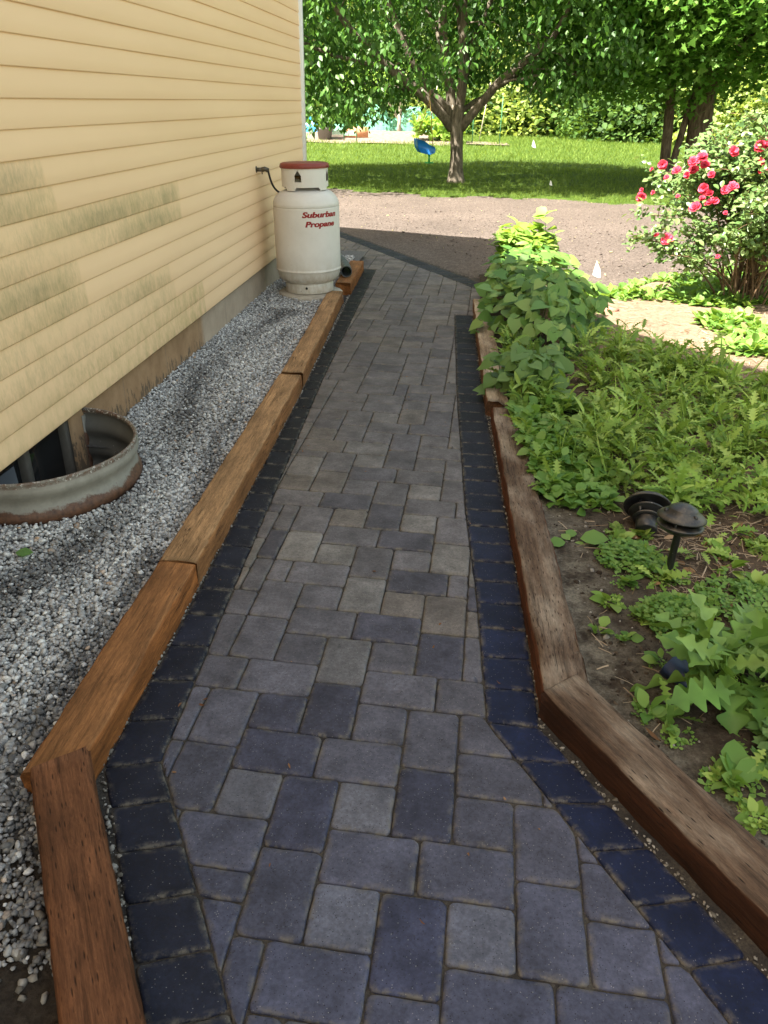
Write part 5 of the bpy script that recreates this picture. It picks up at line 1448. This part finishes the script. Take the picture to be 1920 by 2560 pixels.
# ---- trees on the right
def right_tree(label, x, y, stems, crown_c, crown_r, nc, size, seed, zmin, mat=G_MAPLE):
    t = thing('maple_tree', label, 'tree', (x, y, 0)); g = np.random.default_rng(seed); mb = MB(); o = np.array([x, y, 0])
    for pts, ra, rb in stems: mb.tube(wig(np.array(pts) - o, 14, seed, .012), np.linspace(ra, rb, 14), 14)
    ends = [np.array(s[0][-1]) - o for s in stems]
    for _ in range(26):
        s = stems[g.integers(len(stems))][0]; b = np.array(s[-1]) - o; b = b * [1, 1, g.uniform(.45, 1)]
        e = b + rand_dirs(1, g)[0] * [1, 1, .35] * g.uniform(1.2, 3.6); e[2] = max(e[2], zmin)
        mb.tube(wig([b, (b + e) / 2 + [0, 0, .25], e], 8, int(g.integers(1e6)), .03), np.linspace(.035, .008, 8), 6)
    mb.build('trunk', M_BARKD, t, True)
    n = nc; d = rand_dirs(n, g) * (g.uniform(.15, 1, n)[:, None] ** .5); C = np.array(crown_c) + d * np.array(crown_r)
    dens = np.clip(.75 + .55 * hnoise(C[:, 0], C[:, 2] * 1.8, seed, ((1.2, .6), (3, .5))), .05, 1)
    C = C[(C[:, 2] > zmin + .35 * np.sin(C[:, 0] * 2.2)) & (g.uniform(0, 1, n) < dens)]
    leaf_obj([leaf_clusters(C - o, .27, 17, size, LEAF_MAPLE, g, .35)], 'crown', mat, t)
    return t
right_tree('twin stemmed slender dark tree to the left of the thick dark trunk', 4.45, 20.2, [([(4.43, 20.2, -.1), (4.36, 20.2, 1.0), (4.27, 20.2, 1.75), (4.22, 20.2, 2.5), (4.3, 20.3, 5.5)], .125, .06), ([(4.52, 20.2, -.1), (4.62, 20.2, .9), (4.78, 20.3, 1.8), (5.0, 20.5, 3.2), (5.2, 20.6, 5)], .085, .04)], (3.6, 19.6, 3.8), (2.5, 3.2, 2.3), 1500, .135, 81, 1.7)
right_tree('thick trunked dark maple tree behind the rose bush', 5.2, 20.2, [([(5.16, 20.2, -.1), (5.08, 20.2, .6), (5.02, 20.2, 1.8), (4.92, 20.2, 2.45), (4.84, 20.2, 3.6), (4.7, 20.3, 6.5)], .30, .11), ([(5.03, 20.2, 1.7), (5.35, 20.2, 2.4), (5.9, 20.1, 3.3), (6.4, 20, 4.6)], .10, .04)], (6.3, 19.4, 4.2), (3.6, 4.0, 2.5), 2000, .14, 82, 1.9)

# ---- woodland behind: each tree its own trunk and crown (three kinds of crown shared between copies)
def wood_tree(seed, h, rad, mat, nc=900, size=.215):
    g = np.random.default_rng(seed); mb = MB()
    mb.tube(wig([(0, 0, -.2), (.1, 0, h * .4), (0, .1, h * .9)], 10, seed, .05), np.linspace(.20, .05, 10), 8)
    for _ in range(10):
        b = np.array([0, 0, h * g.uniform(.15, .75)]); e = b + rand_dirs(1, g)[0] * [1, 1, .4] * rad * .8 + [0, 0, .4]
        mb.tube([b, (b + e) / 2 + [0, 0, .2], e], [.06, .04, .015], 6)
    Vt = np.concatenate(mb.V); tm = mesh('trunk', Vt, mb.F, M_BARKD, True)
    d = rand_dirs(nc, g); rr = g.uniform(.4, 1, nc)[:, None] ** .45
    C = d * rr * [rad, rad, h * .50] + [0, 0, h * .54]
    C *= 1 + .16 * hnoise(d[:, 0] * 4, d[:, 2] * 4, seed)[:, None] * [1, 1, .3]
    C = C[C[:, 2] > .15]
    V, F = leaf_clusters(C, .34, 13, size, LEAF_OVAL2, g, .3)
    return tm, mesh('crown', V, F, mat, True)
LEAF_OVAL2 = (np.array([(0, 0, 0), (-.33, .3, .08), (-.28, .7, .06), (.33, .3, .08), (.28, .7, .06), (0, 1, -.1)], float), [np.array([(0, 5, 2, 1), (0, 3, 4, 5)])])
KINDS = [wood_tree(101, 10.0, 3.2, G_WOOD2), wood_tree(102, 9.0, 3.6, G_WOOD2), wood_tree(103, 11.0, 2.9, G_WOOD)]
KL = ['dark green', 'pale green', 'tall green']
WT = [(-10.5, 56, 0, 1.0), (-7.6, 60, 1, 1.0), (-4.6, 57, 2, .9), (-1.8, 61, 1, 1.05), (1.2, 57, 0, .95), (4.2, 60, 1, 1.0), (7.2, 55, 2, .95), (10.2, 58, 0, 1.0), (13.0, 52, 1, 1.0), (15.8, 47, 1, .95), (18.6, 42, 0, .95), (20.5, 52, 2, 1), (23, 46, 1, 1), (-13.5, 60, 2, 1)]
pos_words = ['leftmost of the row, partly behind the house corner', 'second from the left in the back row', 'above the netting of the vegetable garden', 'directly behind the forked shade tree', 'just right of the forked shade tree', 'between the shade tree and the twin stemmed tree', 'left of the twin dark stems', 'behind the twin dark stems', 'behind the thick dark trunk', 'right of the thick dark trunk', 'at the right edge above the roses', 'farthest back on the right', 'rightmost of the row', 'hidden deepest at the left end']
for n, ((x, y, kd, sc), pw) in enumerate(zip(WT, pos_words)):
    t = thing('woodland_tree', KL[kd] + ' woodland tree ' + pw, 'tree', (x, y, 0), (0, 0, n * 1.9), 'woodland trees behind the lawn')
    t.scale = (sc, sc, sc)
    obj('trunk', KINDS[kd][0], t); obj('crown', KINDS[kd][1], t)
# shrubs along the wood's edge
def shrub_mesh(seed, mat, n=270, size=.125):
    g = np.random.default_rng(seed); d = rand_dirs(n, g); d[:, 2] = abs(d[:, 2])
    C = d * (g.uniform(.3, 1, n)[:, None] ** .5) * [1.4, 1.1, 1.5] * (1 + .2 * hnoise(d[:, 0] * 5, d[:, 2] * 5, seed)[:, None])
    V, F = leaf_clusters(C, .2, 14, size, LEAF_OVAL2, g, .2); return mesh('foliage', V, F, mat, True)
G_DARK = leaf_mat('shaded_thicket_leaf', [(.022, .055, .012), (.045, .10, .02), (.09, .16, .035)], .25, .6, .2)  # tree shade over the thicket put into darker leaf colours
SH = [shrub_mesh(201, G_DARK), shrub_mesh(202, G_WOOD2), shrub_mesh(203, G_CLOV)]
SP = [(-9.5, 49, 1, 1.3), (-8.0, 50, 0, 1.5), (-6.6, 50, 1, 1.2), (-4.8, 52, 0, 1.9), (-2.8, 51, 1, 1.5), (-.6, 50, 0, 2.0), (1.2, 48.5, 2, .7), (2.8, 49, 1, 2.2), (4.8, 49, 0, 2.4), (5.4, 46, 2, .7), (6.8, 46, 0, 1.9), (8.6, 44, 0, 2.2), (10.2, 42, 0, 1.8), (11.6, 40.5, 1, 2.3), (13.2, 39, 1, 1.5), (14.6, 37, 0, 2.0), (11.8, 32, 1, .7), (16.0, 36, 1, 2.4), (18.0, 38, 0, 2.2)]
for n, (x, y, kd, sc) in enumerate(SP):
    zone = ['beside the house corner end', 'behind the blue tarp', 'behind the grey planter', 'behind the garden netting', 'behind the white barked saplings', 'behind the forked trunk', 'low and bright, right of the forked trunk', 'pale, right of the thin garden stakes', 'dark, at the lawn end left of the twin stems', 'low and bright in front of the dark thicket', 'in the dark thicket, first from the left', 'in the dark thicket, behind the twin stems', 'in the dark thicket, behind the thick trunk', 'pale, just right of the thick trunk', 'pale, above the middle of the rose bush', 'dark, above the right side of the rose bush', 'small and pale close behind the roses', 'pale, at the right edge of the lawn', 'large and dark at the far right'][n]
    t = thing('shrub', ('dark ', 'pale ', 'bright ')[kd] + 'leafy shrub ' + zone.replace('pale, ', '').replace('dark, ', ''), 'shrub', (x, y, -.1), (0, 0, n * 2.3), 'shrubs along the edge of the wood'); t.scale = (sc * 1.05, sc, sc * 1.05)
    obj('foliage', SH[kd], t)
# solid mass of the wood farther back
g = np.random.default_rng(301); n = 2600
C = np.c_[g.uniform(-34, 52, n), g.uniform(66, 72, n), g.uniform(0, 14, n)]
V, F = leaf_clusters(C, .8, 12, .75, LEAF_OVAL2, g, .2)
stuff(obj('woods', mesh('woods', V, F, G_WOOD, True)), 'far woods that read as one green mass behind the trees', 'woods')
struct(grid_sheet('sky_backing', np.linspace(-80, 100, 40), np.linspace(70, 110, 14), lambda x, y: -.1 + 16 * np.clip((y - 71) / 12, 0, 1) + 1.5 * hnoise(x, y, 4, ((.2, 1),)), plain('far_foliage', (.035, .07, .016), .95, .1, var=.5, scale=.8)))  # backing sheet added behind the woods to block the sky

# ================================================================== VEGETABLE GARDEN BEYOND THE LAWN
M_CHIP = plain('pale_wood_chips', (.17, .135, .11), .95, .1, var=.35, scale=6)
struct(grid_sheet('mulch_bed', np.arange(-10.5, -.6, .3), np.arange(35.4, 46, .3), lambda x, y: .05 + .22 * np.clip((y - 36) / 6, 0, 1) + .05 * hnoise(x, y, 9, ((1.5, 1),)), M_CHIP))
struct(grid_sheet('mulch_patch', np.arange(-.3, 1.6, .2), np.arange(36.0, 38.6, .2), lambda x, y: .06 + .06 * hnoise(x, y, 12, ((2, 1),)), M_CHIP))
pl = thing('planter_pot', 'round grey planter pot with a leafy plant in the vegetable garden', 'planter', (-6.45, 37.4, .05))
MB().lathe([(0, .0), (.27, .0), (.34, .40), (.38, .42), (.38, .50), (.33, .50), (.31, .40), (0, .38)], 28).build('pot', plain('grey_pot', (.16, .15, .14), .7, .3), pl, True)
gg = np.random.default_rng(311); V, F = rosettes(np.c_[gg.normal(0, .16, (14, 2)), np.full(14, .4)], 14, .45, LEAF_OVAL, (.5, 1.4), gg); obj('leaves', mesh('leaves', V, F, G_PALE, True), pl)
mb = MB(); nx_ = 16
xs_ = np.linspace(-1.1, 1.1, nx_)
sec = [(-.5, .05), (-.45, .5), (-.2, .72), (.2, .7), (.45, .45), (.5, .05)]
V = [(x, y, z * (1 + .12 * math.sin(x * 4 + y * 3)) * (1 - .25 * abs(x) ** 3 / 1.3)) for x in xs_ for y, z in sec]
F = [(i * 6 + j, i * 6 + j + 1, i * 6 + j + 7, i * 6 + j + 6) for i in range(nx_ - 1) for j in range(5)] + [tuple(range(6)), tuple((nx_ - 1) * 6 + j for j in range(5, -1, -1))]
tp = obj('tarp', mesh('tarp', V, F, plain('blue_tarp', (.02, .25, .62), .35, .4, var=.15), True)); tp.location = (-8.0, 41.5, .1); tag(tp, 'bright blue tarp over a heap at the far left of the garden', 'tarp')
def mat_net():
    t = NT('green_netting'); c = t.coord(); 
    col = t.ramp(t.noise(c, 5, 4), [(.3, (.10, .34, .24)), (.7, (.22, .48, .36))]); t.bsdf(col, .8, .1)
    tr = t.n('ShaderNodeBsdfTransparent'); mx = t.n('ShaderNodeMixShader'); mx.inputs[0].default_value = .55; t.l(tr.outputs[0], mx.inputs[1]); t.l(t.b.outputs[0], mx.inputs[2]); return t.done(mx)
M_NET = mat_net()
for lab, x, y, w, d, h, sd in (('low heap of green garden netting beside the planter pot', -5.9, 38.6, .75, .5, .45, 1), ('tall peaked green netting over plants by the left sapling', -5.0, 44.2, .85, .8, 1.15, 2), ('wide green netting beside the white barked sapling', -2.9, 44.6, 1.5, .9, 1.05, 3)):
    us = np.linspace(-1, 1, 22); X_, Y_ = np.meshgrid(us, us); r_ = np.maximum(abs(X_), abs(Y_))
    Z_ = h * (1 - r_ ** 2) ** .6 * (1 + .25 * hnoise(X_ * 3, Y_ * 3, sd)); i = (np.arange(21)[:, None] * 22 + np.arange(21)[None]).ravel()
    o = obj('garden_netting', mesh('garden_netting', np.c_[(X_ * w).ravel(), (Y_ * d).ravel(), Z_.ravel()], [np.stack([i, i + 1, i + 23, i + 22], 1)], M_NET, True)); o.location = (x, y, .22); tag(o, lab, 'netting', 'green nettings over the vegetable garden')
for lab, x, y, sd, mt in (('pale barked sapling left of the tall netting', -5.55, 44.6, 5, G_YEL), ('white barked forked sapling between the two tall nettings', -3.7, 42.9, 6, G_YEL)):
    t = thing('fruit_tree', lab, 'tree', (x, y, .2), group='young fruit trees in the garden'); mb = MB()
    mb.tube([(0, 0, -.2), (.02, 0, .5), (0, 0, .8)], [.11, .09, .085], 10)
    for e in ((-.75, 0, 1.75), (.28, .1, 1.6), (.05, -.1, 2.0)): mb.tube(wig([(0, 0, .6), (e[0] * .5, e[1], 1.1), e], 8, sd, .02), np.linspace(.075, .035, 8), 8)
    mb.build('trunk', M_BARKW, t, True); gg = np.random.default_rng(sd)
    C = rand_dirs(60, gg) * [1.3, 1.0, .7] + [-.1, 0, 2.35]; V, F = leaf_clusters(C, .25, 12, .17, LEAF_OVAL2, gg, .4); obj('crown', mesh('crown', V, F, mt, True), t)
gg = np.random.default_rng(320)
bt = thing('bean_plant', 'bushy bright green garden plants just left of the forked trunk', 'plant', (-1.55, 37.6, .05))
V, F = rosettes(np.c_[gg.uniform(-1.0, 1.0, (60, 1)), gg.uniform(-.4, .6, (60, 1)), gg.uniform(0, .75, (60, 1))], 12, .30, LEAF_OVAL, (.2, 1.4), gg); obj('leaves', mesh('leaves', V, F, G_YEL, True), bt)
M_STK = plain('green_stake', (.05, .17, .08), .5, .3); M_STW = plain('pale_stake', (.45, .40, .33), .8, .2)
for lab, x, y, h, lean, mt in (('dark green stake in front of the planter pot', -5.55, 37.0, 1.3, 0, M_STK), ('dark green stake right of the planter pot', -4.85, 35.9, 1.25, .02, M_STK), ('green stake right of the forked trunk', -.05, 37.6, 1.55, 0, M_STK), ('tallest green stake farthest from the trunk', 1.08, 36.4, 1.75, .02, M_STK),
                         ('leaning pale pole right of the forked trunk', .25, 39.5, 2.3, .35, M_STW), ('leaning pale pole behind the toddler swing', -2.3, 43, 2.4, .45, M_STW), ('thin green stake at the house corner', -7.4, 37.2, 1.4, 0, M_STK), ('upright pale pole above the toddler swing', -1.4, 42.5, 2.2, .05, M_STW)):
    mb = MB(); mb.tube([(0, 0, -.1), (lean * .5, 0, h * .5), (lean, 0, h)], .022, 6); o = mb.build('garden_stake', mt, None, True); o.location = (x, y, .1); tag(o, lab, 'stake', 'stakes in the vegetable garden')
o = MB().box((-.55, -.04, 0), (.55, .04, .42)).box((-.02, -.05, -.1), (.05, .05, .5)).build('garden_board', plain('orange_board', (.50, .24, .13), .8, .2), None); o.location = (-5.2, 38.2, .15); tag(o, 'short orange brown board edging behind the green stakes', 'board')
# ================================================================== MARKER FLAGS AND SMALL THINGS
M_FLAG = plain('white_flag', (.78, .78, .77), .5, .3, var=.03)
def flag(label, x, y, h, s, rz):
    t = thing('marker_flag', label, 'flag', (x, y, -.02), (0, 0, rz), 'small white marker flags')
    mb = MB(); mb.tube([(0, 0, 0), (.004, 0, h)], .0016 if s < .12 else .002, 5); mb.build('wire', M_STW, t)
    V = [(0, 0, h), (0, 0, h - s), (.45 * s, .12 * s, h - s * 1.12), (.30 * s, .05 * s, h - .55 * s), (-.18 * s, -.1 * s, h - .85 * s)]; V2 = [(a + .001, b + .002, c) for a, b, c in V]
    obj('cloth', mesh('cloth', V + V2, [(0, 1, 2, 3), (0, 4, 1), (8, 7, 6, 5), (6, 9, 5)], M_FLAG), t)
flag('white folded marker flag in the brown driveway beyond the large bush', 1.37, 8.72, .175, .165, .0)
flag('tiny white marker flag on the shaded lawn edge', 1.62, 17.6, .25, .10, 0)
flag('tiny white marker flag at the far sunlit lawn beyond the trunk', 2.25, 33.1, .42, .26, 0)
bk = MB().box((-.05, -.10, 0), (.05, .10, .06)).build('broken_brick', plain('pinkish_brick', (.36, .17, .12), .9, .2, var=.3), None); bk.location = (1.205, 6.83, .045); bk.rotation_euler = (0, R(8), R(28)); tag(bk, 'broken pinkish brick on the mulch beside the large bush', 'brick')
o = MB().box((-.13, -.05, 0), (.13, .05, .035)).build('flat_stone', plain('pale_flagstone', (.42, .41, .39), .9, .2), None); o.location = (3.05, 7.55, .05); o.rotation_euler = (0, 0, .5); tag(o, 'flat pale stone at the right foot of the rose bush', 'stone')
gl = np.array([(-1.60, 2.36, .098)]); V, F = scatter(*LEAF_OVAL, frames(np.array([[1.0, .25, .05]]), np.array([[0, -.2, 1.0]]), np.array([[.09, .062, .03]])), gl)
tag(obj('fallen_leaf', mesh('fallen_leaf', V, F, G_PALE, True)), 'single green leaf lying on the gravel below the window well', 'leaf')
t_ = MB().box((-.06, -.035, -.01), (.06, .035, .035)).build('blue_lid', plain('navy_plastic', (.02, .04, .12), .4, .5), None); t_.location = (.742, 1.985, .05); t_.rotation_euler = (R(10), R(20), R(-40)); tag(t_, 'dark blue plastic piece half hidden under the mustard leaves', 'plastic piece')

# ================================================================== GRASS
g = np.random.default_rng(401)
def grass(n, x0, x1, y0, y1, h, mat, pw=1.0):
    y = y0 + (y1 - y0) * g.uniform(0, 1, n) ** pw; x = g.uniform(x0, x1, n) * (y / y1 if x1 - x0 > 12 else 1)
    k = y > lawn_edge(x) - .05 + .25 * g.uniform(-1, 1, n) ** 3; x, y = x[k], y[k]; n = len(x)
    z = np.maximum(lawn_z(x, y), -.02)
    a = rand_dirs(n, g) * [1, 1, 0] + [0, 0, 1.1]; s = h * g.uniform(.5, 1.3, n) * (y / 20) ** .4
    tv = np.array([(-.5, 0, 0), (.5, 0, 0), (.3, .6, .1), (-.3, .6, .1), (0, 1, .3)], float)
    return scatter(tv, [np.array([(0, 1, 2, 3)]), np.array([(3, 2, 4)])], frames(a, rand_dirs(n, g), np.stack([s * .11 * (y / 20) ** .6, s, s], 1)), np.stack([x, y, z], 1))
G_GRASS = leaf_mat('grass_blade', [(.052, .10, .014), (.095, .158, .024), (.155, .22, .042)], .36, .6, .2)
V, F = join([grass(52000, -7, 11, 15.6, 24, .075, None, 1.2), grass(60000, -14, 22, 22, 50, .10, None, .9)])
stuff(obj('grass', mesh('grass', V, F, G_GRASS, False)), 'mown lawn grass', 'grass')
# darker chips and leaves scattered over the driveway
n = 9000; Xp = g.uniform(-3, 8, n); Yp = 8 + 8.3 * g.uniform(0, 1, n); k = Yp > np.where(Xp < .6, 11.6 - 1.35 * (Xp + 1.4), 8.6); Xp, Yp = Xp[k], Yp[k]
V, F, _ = rocks(Xp, Yp, np.full(len(Xp), -.006), np.clip(g.lognormal(math.log(.008), .4, len(Xp)), .004, .022), (.3, .6), g)
M_CHIPS = NT('driveway_chips'); cc = M_CHIPS.ramp(M_CHIPS.n('ShaderNodeNewGeometry').outputs['Random Per Island'], [(0, (.072, .058, .05)), (.5, (.112, .092, .08)), (.93, (.165, .14, .124)), (1, (.40, .36, .16))]); M_CHIPS.bsdf(cc, .9, .15); M_CHIPS = M_CHIPS.done()
stuff(obj('stone_chips', mesh('stone_chips', V, F, M_CHIPS, False)), 'small brown stone chips scattered on the driveway', 'stone chips')
